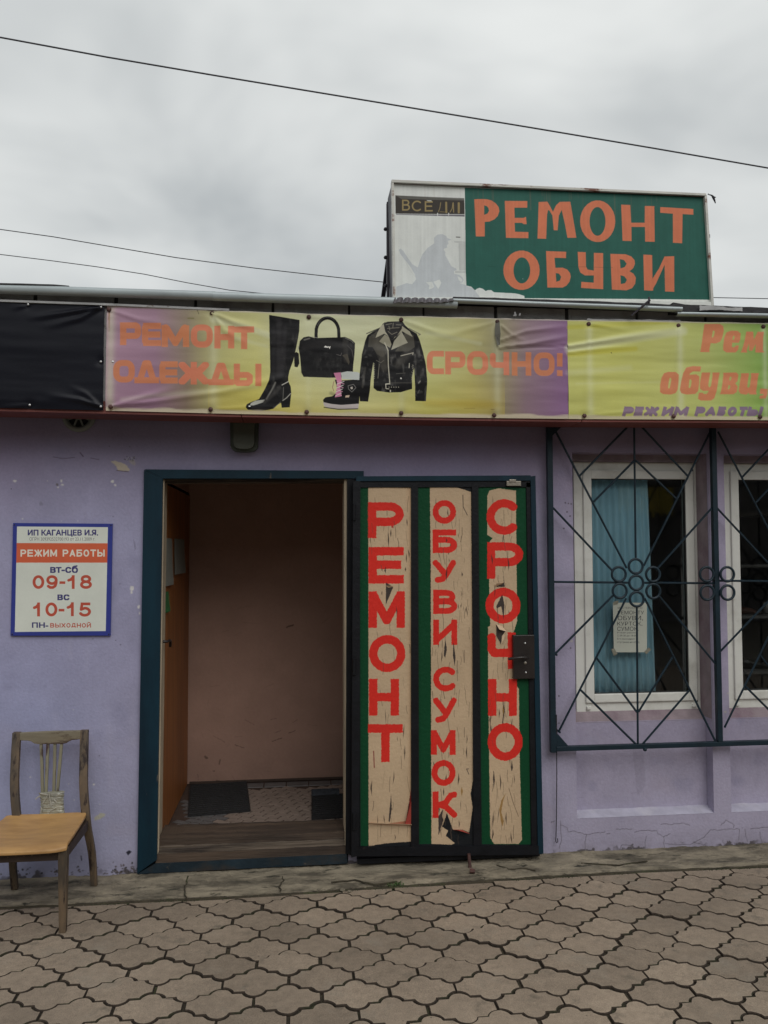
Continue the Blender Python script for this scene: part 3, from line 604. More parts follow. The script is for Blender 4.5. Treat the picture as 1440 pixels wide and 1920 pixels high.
# streaks under the grille fixings, wear on the pilaster faces
wc.poly([(1196, 1408), (1216, 1408), (1222, 1480), (1205, 1500)], (.22, .20, .26), .25)
for (a, b) in [(1060, 943), (1066, 944), (1071, 945), (1063, 960), (1069, 968), (1057, 991), (1048, 1305), (1048, 1356), (1070, 1215), (1382, 1025)]: chip(a, b, 1.6, 1.6, (.06, .045, .05))
for (a, b) in [(1365, 1300), (1360, 1335), (1072, 1202)]: chip(a, b, 3.2, 2.2, (.45, .42, .42))
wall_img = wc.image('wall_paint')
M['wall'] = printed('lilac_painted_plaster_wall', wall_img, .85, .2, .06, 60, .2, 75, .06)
M['pier'] = M['wall']
def uvw(V): return [wc.uv(v[0], v[2]) for v in V]
def gwall(name, rects, parent, mat_, **k):
    g = G()
    for r in rects: g.box(*r)
    return mobj(name, g.v, g.f, mat_, parent, uv=uvw(g.v), **k)
shop = empty('shoe_repair_shop', (0, .5, 0), 'long low lilac plastered repair shop with open doorway and barred windows', 'building')
DX0, DX1 = X_(262, 1100), X_(654, 1100)       # doorway, outer edges of the teal frame
DZT = Z_(460, 884); ZT = 3.02
BX0 = X_(1081, 1450)                          # first window bay
BX1 = X_(1341, 1450)-.012
BZ0, BZ1 = Z_(1200, 1530), Z_(1190, 849)
P2X0 = X_(1370, 1450); BAYW = BX1-BX0; STEP = P2X0-BX0
bays = [(BX0+STEP*k, BX0+STEP*k+BAYW) for k in range(3)]
def holes_wall(name, x0, x1, z0, z1, holes, y, depth, mat_, parent):
    xsb = sorted({x0, x1, *[h[0] for h in holes], *[h[1] for h in holes]}); zsb = sorted({z0, z1, *[h[2] for h in holes], *[h[3] for h in holes]})
    V = []; Fc = []
    def q(a): b = len(V); V.extend(a); Fc.append((b, b+1, b+2, b+3))
    for i in range(len(xsb)-1):
        for j in range(len(zsb)-1):
            a, b, c, d = xsb[i], xsb[i+1], zsb[j], zsb[j+1]; mx_, mz_ = (a+b)/2, (c+d)/2
            if any(h[0] < mx_ < h[1] and h[2] < mz_ < h[3] for h in holes): continue
            q([(a, y, c), (b, y, c), (b, y, d), (a, y, d)])
    for (a, b, c, d) in holes:
        q([(a, y, c), (a, y, d), (a, y+depth, d), (a, y+depth, c)]); q([(b, y, d), (b, y, c), (b, y+depth, c), (b, y+depth, d)])
        q([(a, y, d), (b, y, d), (b, y+depth, d), (a, y+depth, d)])
        if c > .2: q([(a, y, c), (a, y+depth, c), (b, y+depth, c), (b, y, c)])
    return mobj(name, V, Fc, mat_, parent, uv=uvw(V))
LT = Z_(1200, 1513.5, PD_)
holes = [(DX0+.03, DX1-.004, -.1, DZT-.03)]+[(a, b, BZ0, BZ1) for a, b in bays]
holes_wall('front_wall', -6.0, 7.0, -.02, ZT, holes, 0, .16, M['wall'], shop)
# recessed panel under each window, with its sloping ledge and pink sill
PD = .075; WF = .13     # panel depth, window plane depth
WZ0, WZ1 = Z_(1200, 1333, WF), Z_(1195, 867, WF)
WX0, WX1 = X_(1079, 1100, WF)-.004, X_(1320, 1100, WF)
PZ1 = Z_(1200, 1351, PD)
for k, (a, b) in enumerate(bays):
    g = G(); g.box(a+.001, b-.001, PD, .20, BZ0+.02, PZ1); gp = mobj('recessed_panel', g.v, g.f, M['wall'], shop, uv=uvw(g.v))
    V = [(a, .002, BZ0-.018), (b, .002, BZ0-.018), (b-.004, PD+.001, BZ0+.032), (a+.004, PD+.001, BZ0+.032)]
    g = G(); nx = 14
    for i in range(nx):
        x0, x1 = a+(b-a)*i/nx, a+(b-a)*(i+1)/nx
        g.add([(x0, -.001, BZ0+.0005), (x1, -.001, BZ0+.0005), (x1, .012, BZ0+.004+.002*nz1(x1, 2)), (x0, .012, BZ0+.004+.002*nz1(x0, 2))], [(0, 1, 2, 3)]); g.add([(x0, .012, BZ0+.004+.002*nz1(x0, 2)), (x1, .012, BZ0+.004+.002*nz1(x1, 2)), (x1, PD+.004, LT+.003*nz1(x1, 3)), (x0, PD+.004, LT+.003*nz1(x0, 3))], [(0, 1, 2, 3)])
    g.obj('panel_ledge', M['ledge'], shop)  # ledge colour is paler than the panel and wall around it
    g = G(); g.add([(a, PD-.001, PZ1-.004), (b, PD-.001, PZ1-.004), (b, WF+.01, WZ0+.012+STEP*0), (a, WF+.01, WZ0+.012)], [(0, 1, 2, 3)])
    
    g.obj('window_sill', M['pink_reveal'], shop)
    g = G(); g.add([(b-.002, .0, WZ0-.03), (b-.002, WF+.02, WZ0-.03), (b-.002, WF+.02, BZ1), (b-.002, 0.0, BZ1)], [(0, 1, 2, 3)])
    g.box(a+.002, b-.002, WF-.03, WF+.03, WZ1+.001, BZ1+.03)
    g.obj('window_reveal', M['pink_reveal'], shop)
# ---- PVC windows
def frame_boxes(g, x0, x1, z0, z1, t, y0, y1, bev=.004, tb=None):
    tb = tb or t
    g.box(x0, x0+t, y0, y1, z0, z1, bev); g.box(x1-t, x1, y0, y1, z0, z1, bev)
    g.box(x0+t-.001, x1-t+.001, y0+.0012, y1, z0, z0+tb, bev); g.box(x0+t-.001, x1-t+.001, y0+.0012, y1, z1-t, z1, bev)
def pvc_window(dx, k):
    g = G(); frame_boxes(g, WX0+dx, WX1+dx, WZ0, WZ1, .062, WF, WF+.06, .005)
    wf = g.obj('window', M['pvc'], shop)
    sx0, sx1, sz0, sz1 = WX0+dx+.056, WX1+dx-.060, WZ0+.056, WZ1-.050
    g = G(); frame_boxes(g, sx0, sx1, sz0, sz1, .052, WF-.014, WF+.045, .006); g.obj('sash', M['pvc'], wf)
    g = G(); frame_boxes(g, sx0+.049, sx1-.049, sz0+.049, sz1-.049, .006, WF-.006, WF+.02, 0); g.obj('rubber_seal', M['dark_gap'], wf)
    g = G(); g.box(sx1+.0005, sx1+.005, WF-.003, WF+.001, sz0-.01, sz1+.01); g.obj('frame_gap', M['dark_gap'], wf)
    for xx in (sx0+.018, sx1-.02):
        g = G(); g.box(xx-.013, xx+.013, WF-.014, WF+.002, WZ0+.018, WZ0+.036, .003); g.obj('hinge_cap', M['pvc'], wf)
    g = G(); g.box(sx0+.05, sx1-.05, WF+.010, WF+.014, sz0+.05, sz1-.05); g.obj('pane', M['glass'], wf)
    return (sx0+.05, sx1-.05, sz0+.05, sz1-.05)
W2 = X_(1366, 1100, WF)-X_(1081, 1100, WF)
pane1 = pvc_window(0, 0); pane2 = pvc_window(STEP, 1); pvc_window(2*STEP, 2)
# room behind the windows
RX0, RX1 = 1.15, 6.6
g = G(); g.add([(RX0, 3.2, .3), (RX1, 3.2, .3), (RX1, 3.2, 2.7), (RX0, 3.2, 2.7)], [(0, 1, 2, 3)])
g.add([(RX0, .17, .3), (RX0, 3.2, .3), (RX0, 3.2, 2.7), (RX0, .17, 2.7)], [(0, 1, 2, 3)]); g.add([(RX1, .17, .3), (RX1, .17, 2.7), (RX1, 3.2, 2.7), (RX1, 3.2, .3)], [(0, 1, 2, 3)])
g.add([(RX0, .17, 2.7), (RX0, 3.2, 2.7), (RX1, 3.2, 2.7), (RX1, .17, 2.7)], [(0, 1, 2, 3)]); g.add([(RX0, .17, .3), (RX1, .17, .3), (RX1, 3.2, .3), (RX0, 3.2, .3)], [(0, 1, 2, 3)])
g.add([(RX0, .161, .3), (RX0, .161, 2.7), (bays[0][0], .161, 2.7), (bays[0][0], .161, .3)], [(0, 1, 2, 3)])
g.obj('workshop_room', M['room'], shop)
# ================================================================== doorway
fr = G()
def pxbox(g, x0, y0, x1, y1, Yf, th, bev=.003):
    """upright bar whose front face spans a pixel rectangle on the plane y=Yf"""
    a = at(x0, (y0+y1)/2, Yf); b = at(x1, (y0+y1)/2, Yf); c = at((x0+x1)/2, y1, Yf); d = at((x0+x1)/2, y0, Yf)
    g.box(a[0], b[0], Yf, Yf+th, c[2], d[2], bev)
def pxquad(g, pts, Yf, th):
    """bar with pixel corner points, any quadrilateral (clockwise from top-left)"""
    P = [at(p[0], p[1], Yf) for p in pts]; g.hexa([tuple(p) for p in P[::-1]], [(p[0], p[1]+th, p[2]) for p in P[::-1]])
FY = -.022
pxquad(fr, [(270, 881), (305, 897), (294, 1612), (257, 1638)], FY, .09)
fj = fr.obj('door_frame', M['teal'], shop)
g = G(); pxquad(g, [(270, 880), (682, 883), (682, 897), (305, 897)], FY, .09); g.obj('frame_head', M['teal'], fj)
g = G(); pxquad(g, [(651, 898), (668, 900), (663, 1606), (648, 1600)], FY+.004, .09); g.obj('frame_post', M['black_metal'], fj)
g = G(); pxquad(g, [(291, 1620), (650, 1602), (652, 1619), (257, 1639)], FY+.002, .09); g.obj('frame_sill', M['sill_teal'], fj)
# bare edges of the opening
g = G()
pxquad(g, [(304, 897), (308, 899), (297.5, 1596), (293.5, 1608)], .0, .03); pxquad(g, [(645.5, 899), (653, 899), (652, 1590), (646.5, 1586)], .002, .165); pxquad(g, [(300, 897), (306.5, 899), (296.2, 1596), (290, 1608)], .031, .135)
g.obj('frame_lining', M['cream_edge'], fj)
g = G(); pxquad(g, [(305, 898), (650, 898), (646, 904), (309, 905)], .04, .10); g.obj('frame_lining', M['wood_grey'], fj)
def rag_board(pts, Yf, th, mat_, name):
    """old board with a ragged edge"""
    n = 26; V = []; 
    tl, tr_, br, bl = [at(p[0], p[1], Yf) for p in pts]
    for i in range(n+1):
        t = i/n; a = tl+(tr_-tl)*t; b = bl+(br-bl)*t; j = .003*nz1(t*6, 1, pts[0][1]); V += [(a[0], Yf, a[2]+j), (b[0], Yf, b[2]-j*.8), (b[0], Yf+th, b[2]-j*.8), (a[0], Yf+th, a[2]+j)]
    Fc = [(4*i+k, 4*i+(k+1) % 4, 4*i+4+(k+1) % 4, 4*i+4+k) for i in range(n) for k in range(4)]+[(3, 2, 1, 0), (4*n, 4*n+1, 4*n+2, 4*n+3)]
    return mobj(name, V, Fc, mat_, fj)
rag_board([(294, 1603), (648, 1587), (650, 1603), (291, 1621)], -.010, .06, M['wood_sill'], 'threshold_board')
rag_board([(296, 1588), (648, 1575), (648, 1585), (294, 1602)], .006, .05, M['wood_grey'], 'threshold_board')
rag_board([(297, 1573), (647, 1561), (648, 1573), (296, 1588)], .02, .22, M['wood_sill'], 'threshold_board')
# vestibule
VZ = .125; VX0, VX1, VY1, VZT = -.79, 1.10, 1.30, 2.42
vb = atz(345, 1470, VZ); VY1 = float(vb[1]); VX0 = float(atz(350, 1470, VZ)[0])
g = G(); g.add([(VX0, VY1, VZ), (VX1, VY1, VZ), (VX1, VY1, VZT), (VX0, VY1, VZT)], [(0, 1, 2, 3)]); g.add([(VX1, VY1, VZ), (VX1, .16, VZ), (VX1, .16, VZT), (VX1, VY1, VZT)], [(0, 1, 2, 3)])
g.add([(VX0, .16, 2.16), (VX0, VY1, 2.16), (VX0, VY1, VZT), (VX0, .16, VZT)], [(0, 1, 2, 3)]); 
vc = Canvas(VY1, VX0-.02, VX1+.02, VZ-.02, VZT+.02, 260, (.40, .25, .195))
na = vnoise(vc.H, vc.W, 120, 501, 4); nb = vnoise(vc.H, vc.W, 30, 502, 4); vc.a *= (1+(na-.5)*.22+(nb-.5)*.12)[..., None]
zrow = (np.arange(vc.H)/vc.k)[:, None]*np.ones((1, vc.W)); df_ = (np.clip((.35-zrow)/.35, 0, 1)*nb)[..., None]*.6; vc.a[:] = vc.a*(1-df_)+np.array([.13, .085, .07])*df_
def z8(p): return (250+p[0]/3.349, 1260+p[1]/3.349)
for p, w_ in (([(870, 435), (930, 415)], 1.8), ([(890, 380), (925, 368)], 1), ([(975, 385), (1015, 368)], 1.5), ([(640, 458), (695, 476)], 1.5), ([(545, 550), (540, 578)], 3), ([(452, 532), (462, 540)], 5), ([(520, 682), (540, 682)], 2), ([(500, 622), (510, 622)], 2.2), ([(500, 400), (575, 440)], .9), ([(1000, 320), (1030, 300)], 1), ([(405, 640), (408, 680)], 1), ([(700, 300), (760, 330)], .8), ([(860, 300), (900, 290)], .8)): vc.line([z8(q) for q in p], w_, (.10, .065, .05), .75, rough=.8)
vc.line([(538, 1176), (550, 1172)], 3.5, (.09, .06, .05), .8, rough=1.0)
for k in range(40): a, b = random.uniform(350, 640), random.uniform(1000, 1465); vc.line([(a, b), (a+random.gauss(0, 12), b+random.gauss(0, 6))], random.uniform(.6, 1.3), (.18, .12, .09), random.uniform(.2, .5))
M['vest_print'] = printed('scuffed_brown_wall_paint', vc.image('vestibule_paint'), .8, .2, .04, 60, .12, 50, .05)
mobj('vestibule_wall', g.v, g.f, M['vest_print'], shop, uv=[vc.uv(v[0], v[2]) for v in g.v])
g = G(); g.add([(VX0, .05, VZT), (VX0, VY1, VZT), (VX1, VY1, VZT), (VX1, .05, VZT)], [(0, 1, 2, 3)]); g.obj('vestibule_ceiling', M['vest_ceiling'], shop)
fl_ = mobj('vestibule_floor', [(VX0, .05, VZ-.004), (VX1, .05, VZ-.004), (VX1, VY1, VZ-.004), (VX0, VY1, VZ-.004)], [(0, 1, 2, 3)], M['grout'], shop)
g = G(); g.box(VX0+.02, VX1, VY1-.012, VY1-.001, VZ, VZ+.016, .002); g.obj('skirting', M['grout'], shop)
# basket-weave tiles
def ftile(cx, cy, L, W, ang, mt):
    c_, s_ = math.cos(ang), math.sin(ang); V = []
    for z, k in ((VZ-.004, 1), (VZ, .97)):
        for (a, b) in ((-1, -1), (1, -1), (1, 1), (-1, 1)): x = a*L/2*k; y = b*W/2*k; V.append((cx+x*c_-y*s_, cy+x*s_+y*c_, z))
    return mobj('floor_tile', V, [(4, 5, 6, 7), (0, 1, 5, 4), (1, 2, 6, 5), (2, 3, 7, 6), (3, 0, 4, 7)], mt, fl_)
TLn, TWd = .098, .044
ca, sa = math.cos(math.radians(-32)), math.sin(math.radians(-32))
for i in range(-14, 20):
    for j in range(-14, 24):
        u_, v_ = i*.108+(j % 2)*.054, j*.054; x = -.2+u_*ca-v_*sa; y = .75+u_*sa+v_*ca
        if VX0+.06 < x < .42 and .28 < y < VY1-.16: ftile(x, y, TLn, TWd, math.radians(-32), M['tile_light'] if x > -.45 else M['tile_grey'])
for i in range(8):
    x = VX0+.08+i*.155; ftile(x+.07, VY1-.085, .148, .10, 0, M['tile_grey'])
# inner door in the left side wall
idr = empty('inner_door', (VX0, .7, VZ), None, None, parent=shop)
g = G(); g.box(VX0-.03, VX0+.006, .168, VY1-.01, VZ, 2.14, .003); g.obj('door_leaf', M['inner_door'], idr)
h = atx(306, 1203, VX0+.03); h2 = atx(313, 1203, VX0+.055); 
g = G(); g.tube([(VX0+.005, h[1], h[2]), (VX0+.05, h[1], h[2]), (VX0+.056, h[1]+.05, h[2]), (VX0+.054, h[1]+.10, h[2]-.006), (VX0+.05, h[1]+.12, h[2]-.04)], .008, 8); g.obj('handle', M['lock_black'], idr, True)
g = G(); g.box(VX0+.006, VX0+.012, h[1]-.03, h[1]+.03, h[2]-.09, h[2]+.09, .002); g.obj('lock_plate', M['lock_black'], idr)
def paper_on_door(px0, py0, px1, py1, name, label, mt, cat='notice'):
    a = atx(px0, py0, VX0+.012); b = atx(px1, py1, VX0+.012); y0_, y1_ = sorted((a[1], b[1])); z1_, z0_ = max(a[2], b[2]), min(a[2], b[2])
    V = []; n = 6
    for i in range(n+1):
        t = i/n
        for y in (y0_, y1_): V.append((VX0+.010+.012*(t**2)*(1 if y == y1_ else .3), y, z1_+(z0_-z1_)*t))
    V += [(v[0]+.0012, v[1], v[2]) for v in V]; k = 2*(n+1)
    Fc = [(2*i, 2*i+1, 2*i+3, 2*i+2) for i in range(n)]+[(k+2*i, k+2*i+2, k+2*i+3, k+2*i+1) for i in range(n)]+[(0, 2*n, k+2*n, k), (1, k+1, k+2*n+1, 2*n+1)]
    mobj(name, V, Fc, mt, label=label, cat=cat)
paper_on_door(311, 1009, 322, 1096, 'paper_notice', 'long narrow pale paper taped on the orange inner door, the left one', M['paper'])
paper_on_door(328, 1010, 345, 1074, 'paper_notice', 'shorter curling paper taped on the orange inner door, nearer its inner edge', M['paper'])
M['green_card'] = mat('green_printed_card', (.03, .14, .04), .7, .3, 20, .1, 60)
paper_on_door(305, 1112, 316, 1146, 'sticker', 'small green card stuck on the orange inner door under the papers', M['green_card'], 'sticker')
# door mats
def doormat(pts, name, label, mt, th, ribs):
    P = [atz(p[0], p[1], VZ+.004) for p in pts]; r = empty(name, tuple((P[0]+P[2])/2*np.array([1, 1, 0])+np.array([0, 0, VZ])), label, 'doormat', 'doormats in the entrance')
    c0, c1, c2, c3 = P
    g = G(); g.hexa([(p[0], p[1], VZ+th) for p in (c3, c2, c1, c0)], [(p[0], p[1], VZ+.001) for p in (c3, c2, c1, c0)]); g.obj('base', mt, r)
    g = G()
    for i in range(ribs):
        t = (i+.5)/ribs; a = c0+(c3-c0)*t; b = c1+(c2-c1)*t; g.tube([(a[0]+.008, a[1], VZ+th+.002), (b[0]-.008, b[1], VZ+th+.002)], .0045, 5)
    g.obj('ribs', mt, r)
    return r
doormat([(356, 1474), (463, 1467), (470, 1521), (352, 1531)], 'doormat', 'black ribbed rubber mat on the entrance floor beside the orange door', M['rubber'], .012, 16)
rr_ = doormat([(584, 1500), (655, 1494), (660, 1532), (584, 1537)], 'doormat', 'thick black brush mat at the right end of the entrance floor', M['rubber'], .03, 10)
P = [atz(p[0], p[1], VZ) for p in [(584, 1500), (636, 1496)]]
g = G(); g.box(P[0][0], P[1][0], P[0][1]-.01, P[0][1]+.04, VZ+.001, VZ+.06, .004)
for k in range(22): x = P[0][0]+.005+(P[1][0]-P[0][0]-.01)*k/21; g.tube([(x, P[0][1]-.008, VZ+.055), (x, P[0][1]-.008, VZ+.072)], .004, 4)
g.obj('brush', M['mat_grey'], rr_)

# ================================================================== iron door, opened back against the wall
IY = -.085
leaf = empty('iron_door', tuple(at(836, 1600, IY)), None, None, parent=shop)
def LX(u, y):   # horizontal position on the leaf: u in 0..1 from the left edge to the right, y the pixel row
    t = (y-905)/(1603-905.0); l = 668+(-8)*t*.0-9*t*0; xl = 668-6*t; xr = 1004+15*t; return xl+(xr-xl)*u
def leafbar(name, p, mt, dy=0.0, th=.03):
    g = G(); pxquad(g, p, IY+dy, th); return g.obj(name, mt, leaf)
leafbar('back_sheet', [(668, 900), (1002, 896), (1016, 1602), (662, 1604)], M['black_metal'], .022, .012)
leafbar('top_rail', [(668, 893), (995, 891.2), (995, 901), (668, 902)], M['teal'], -.0035, .04)
leafbar('side_rail', [(995, 893), (1004, 892), (1019, 1601), (1009, 1601)], M['teal'], -.002, .04)
leafbar('side_rail', [(662, 902), (676, 902), (673, 1604), (659, 1608)], M['black_metal'], -.004, .04)
leafbar('cross_rail', [(676, 902), (996, 901), (996, 913), (676, 914)], M['black_metal'], .004, .025)
leafbar('cross_rail', [(674, 1588), (1010, 1586), (1011, 1603), (663, 1606)], M['black_metal'], -.003, .04)
leafbar('upright', [(771, 905), (784, 905), (786, 1604), (771, 1604)], M['black_metal'], .002, .025)
leafbar('upright', [(885, 905), (897, 905), (902, 1604), (888, 1604)], M['black_metal'], .002, .025)
leafbar('upright', [(987, 905), (996, 905), (1010, 1600), (997, 1600)], M['black_metal'], .004, .022)
la = at(655, 1610, IY); lb = at(1025, 890, IY)
dc = Canvas(IY+.012, float(la[0]), float(lb[0]), float(la[2]), float(lb[2]), 620, (.014, .015, .018))
GRN = (.006, .058, .023); FILM = np.array([.54, .395, .255]); RED = (.68, .026, .018)
nf = vnoise(dc.H, dc.W, 120, 31, 4); film_col = FILM[None, None, :]*(1+(nf-.5)*.22)[..., None]
def zt(p): return (640+p[0]/3.6, 870+p[1]/3.6)
def zb(p): return (640+p[0]/3.6, 1250+p[1]/3.6)
def zpoly(lst, col, fn, alpha=1.0, rough=0.0): dc.poly([fn(p) for p in lst], col, alpha, rough=rough)
T_, B_ = zt, zb
# green strips
for top, bot in (([(125, 155), (180, 155)], [(183, 1205), (130, 1220)]), ([(518, 155), (597, 155)], [(608, 1195), (524, 1198)]), ([(925, 155), (1245, 160)], [(1278, 1200), (948, 1198)])):
    dc.poly([T_(p) for p in top]+[B_(p) for p in bot], GRN, rough=.4)
    dc.poly([T_(p) for p in top]+[B_(p) for p in bot], (.004, .05, .022), .0)
def film(loop): dc.poly(loop, film_col, 1.0, rough=.8)
film([T_((181, 155)), T_((470, 160)), T_((474, 800)), B_((476, 300)), B_((474, 800)), B_((440, 1020)), B_((476, 1065)), B_((478, 1180)), B_((300, 1190)), B_((184, 1210)), T_((182, 700))])
film([T_((597, 158)), T_((780, 158)), T_((875, 190)), T_((880, 700)), B_((890, 300)), B_((893, 560)), B_((902, 690)), B_((872, 860)), B_((887, 950)), B_((862, 1120)), B_((820, 1100)), B_((752, 1100)), B_((712, 985)), B_((680, 1080)), B_((720, 1105)), B_((705, 1140)), B_((765, 1190)), B_((740, 1200)), B_((608, 1195)), T_((603, 700))])
film([T_((985, 215)), T_((1000, 180)), T_((1060, 165)), T_((1178, 180)), T_((1180, 500)), T_((1186, 1060)), T_((1160, 1140)), T_((1178, 1180)), T_((1178, 1300)), B_((1178, 120)), B_((1197, 150)), B_((1203, 600)), B_((1218, 1170)), B_((1195, 1195)), B_((1030, 1195)), B_((1005, 1155)), B_((997, 600)), B_((990, 0)), T_((990, 1100)), T_((1005, 1090)), T_((990, 540)), T_((1020, 500)), T_((985, 480))])
def cracks(x0, x1, n, y0=930, y1=1570):
    for _ in range(n):
        x = random.uniform(x0, x1); y = random.uniform(y0, y1); L = random.uniform(8, 34); w_ = random.uniform(.5, 1.5); k = random.uniform(-.06, .08)
        pts = [(x, y), (x+k*L+random.uniform(-1.5, 1.5), y+L*.5), (x+2*k*L, y+L)]
        if random.random() < .3: dc.poly([pts[0], (pts[1][0]+w_*1.1, pts[1][1]), pts[2], (pts[1][0]-w_*.9, pts[1][1])], (.05, .035, .03), .9)
        else: dc.line(pts, w_*.8, (.10, .07, .05), random.uniform(.5, .9))
cracks(693, 768, 60); cracks(810, 880, 95); cracks(918, 964, 85)
# letters in brushed red
def word(items, wpx, rough=1.3):
    for ch, b in items: dc.glyph(ch, b, wpx, RED, .98, 0, rough)
word([('Р', (690, 942, 757, 1009)), ('Е', (691, 1026, 757, 1094)), ('М', (691, 1109, 759, 1177)), ('О', (692, 1191, 760, 1260)), ('Н', (692, 1273, 748, 1341)), ('Т', (690, 1358, 755, 1428))], 15.5)
word([('О', (811, 938, 855, 982)), ('Б', (811, 993, 857, 1037)), ('У', (811, 1050, 855, 1093)), ('В', (812, 1106, 857, 1151)), ('И', (812, 1162, 857, 1209)), ('С', (812, 1250, 858, 1296)), ('У', (812, 1308, 856, 1355)), ('М', (808, 1369, 854, 1415)), ('О', (809, 1425, 854, 1473)), ('К', (811, 1484, 857, 1533))], 11, 1.1)
word([('С', (912, 936, 976, 1003)), ('Р', (913, 1017, 981, 1085)), ('О', (910, 1102, 976, 1169)), ('Ч', (914, 1186, 967, 1254)), ('Н', (915, 1273, 969, 1342)), ('О', (914, 1356, 980, 1426))], 15.5)
# cracks in the film, darker backing showing
cracks(693, 768, 14); cracks(810, 880, 24); cracks(918, 964, 20)
for fn, p in ((zt, [(668-368, 690), (300, 740), (290, 720)]), (zt, [(300, 800), (350, 830), (300, 950)]), (zt, [(300, 480), (304, 530)]), (zb, [(335, 860), (340, 960), (325, 1050), (318, 1040)]), (zt, [(700, 1180), (712, 1250), (700, 1310), (690, 1290)]), (zt, [(755, 1200), (770, 1300), (765, 1370), (752, 1290)]), (zt, [(1035, 820), (1095, 800), (1090, 700), (1102, 830), (1050, 830)]),
              (zt, [(1085, 880), (1100, 950), (1095, 1050), (1078, 960), (1050, 975), (1060, 1040), (1045, 960)]), (zt, [(1045, 1080), (1060, 1110), (1110, 1130), (1075, 1215), (1045, 1160)]), (zb, [(655, 1010), (685, 960), (690, 1030), (655, 1140)]), (zb, [(1095, 230), (1102, 300), (1095, 370), (1087, 300)]), (zb, [(1150, 630), (1158, 680), (1150, 710), (1144, 680)]), (zb, [(1028, 700), (1036, 760), (1030, 815), (1023, 760)])):
    zpoly(p, (.035, .028, .03), fn, .95, .6)
for p in ([(1110, 850), (1080, 900), (1065, 960), (1075, 1040), (1088, 1080), (1095, 1040), (1078, 980), (1090, 910)], [(812, 810), (820, 840), (812, 875), (805, 840)], [(1090, 260), (1097, 300), (1094, 330), (1086, 290)]): zpoly(p, (.30, .16, .04), zb, .85, .5)
dc.line([zb((1130, 820)), zb((1160, 920)), zb((1195, 1010))], .9, (.12, .08, .05)); dc.line([zb((860, 690)), zb((845, 690)), zb((860, 725))], 1.2, (.05, .04, .04))
dc.line([zt((820, 210)), zt((822, 290)), zt((850, 345))], 1.3, (.06, .045, .04)); dc.line([zb((218, 570)), zb((222, 680))], 1.6, (.22, .03, .03)); zpoly([(335, 425), (350, 415), (352, 432), (340, 430)], (.4, .03, .03), zt)
dc.line([zt((182, 155)), zt((182, 1400))], .6, (.10, .08, .05), .5)
# fold at the foot of the first strip and warm stain
zpoly([(184, 1050), (300, 1060), (440, 1040), (476, 1075), (200, 1062)], (.32, .09, .05), zb, .8, .4)
zpoly([(474, 780), (474, 1075), (430, 1060), (455, 950)], (.34, .04, .03), zb, .8, .5)
st = np.clip(1-np.abs((np.arange(dc.W)-dc.c((770, 1300))[0])/(9*dc.pxs)), 0, 1)[None, :]*np.ones((dc.H, 1)); dc.a[:] = dc.a*(1-.25*st[..., None])+dc.a*np.array([.9, .62, .4])*.25*st[..., None]
dimg = dc.image('painted_door_strips')
M['door_print'] = printed('peeling_film_with_brushed_letters', dimg, .5, .15, .05, 80, .25, 45, .06)
def sheet(name, px_loop4, Y, mt, cv, parent, nx=10, ny=60, df=None, **k):
    tl, tr_, br, bl = [at(p[0], p[1], Y) for p in px_loop4]; V = []; uv = []
    for j in range(ny+1):
        for i in range(nx+1):
            s_, t_ = i/nx, j/ny; p = (tl*(1-s_)+tr_*s_)*(1-t_)+(bl*(1-s_)+br*s_)*t_; y = Y+(df(s_, t_, p) if df else 0)
            V.append((p[0], y, p[2])); uv.append(cv.uv(p[0], p[2]))
    Fc = [(j*(nx+1)+i, (j+1)*(nx+1)+i, (j+1)*(nx+1)+i+1, j*(nx+1)+i+1) for j in range(ny) for i in range(nx)]
    return mobj(name, V, Fc, mt, parent, True, uv=uv, **k)
def pil(seed, a=.0035): return lambda s, t, p: -abs(a*math.sin(math.pi*s))*(1+.5*nz1(p[2], .6, seed))+.0008*nz1(p[2]*3+p[0]*9, 1, seed)
sheet('panel', [(674, 912), (771, 912), (772, 1590), (674, 1592)], IY+.012, M['door_print'], dc, leaf, df=pil(1))
sheet('panel', [(783, 912), (886, 912), (889, 1590), (785, 1590)], IY+.012, M['door_print'], dc, leaf, df=pil(2))
sheet('panel', [(896, 912), (988, 912), (999, 1590), (900, 1590)], IY+.012, M['door_print'], dc, leaf, df=pil(3))
# curled flaps of film
M['film'] = mat('beige_film_flap', tuple(FILM), .5, .1, 10, .1, 60)
M['film_red'] = mat('red_underside_flap', (.34, .05, .035), .5, .15, 10, .1, 60)
def flap(pts, lift, mt):
    P = [at(p[0], p[1], IY+.006) for p in pts]; c_ = sum(P)/len(P); V = [(p[0], IY+.006-(lift if k in (1, 2) else 0), p[2]) for k, p in enumerate(P)]; V += [(v[0], v[1]+.0012, v[2]+.0006) for v in V]
    g = G(); n = len(P); g.add(V, [tuple(range(n)), tuple(range(2*n-1, n-1, -1))]+[(i, (i+1) % n, (i+1) % n+n, i+n) for i in range(n)]); g.obj('film_flap', mt, leaf)
flap([zb((184, 1062)), zb((186, 1048)), zb((470, 1058)), zb((478, 1072))], .018, M['film'])
flap([zb((475, 900)), zb((462, 930)), zb((428, 1058)), zb((474, 1072))], .016, M['film_red'])
flap([zt((1045, 1080)), zt((1062, 1115)), zt((1110, 1128)), zt((1088, 1098))], .02, M['film'])
flap([zt((1110, 1128)), zt((1095, 1180)), zt((1075, 1215)), zt((1085, 1160))], .015, M['film'])
flap([zb((752, 1100)), zb((780, 1096)), zb((862, 1122)), zb((820, 1104))], .014, M['film_red'])
flap([zb((688, 960)), zb((700, 990)), zb((690, 1040)), zb((680, 1010))], .014, M['film'])
flap([zt((1035, 830)), zt((1045, 806)), zt((1092, 800)), zt((1085, 812))], .014, M['film'])
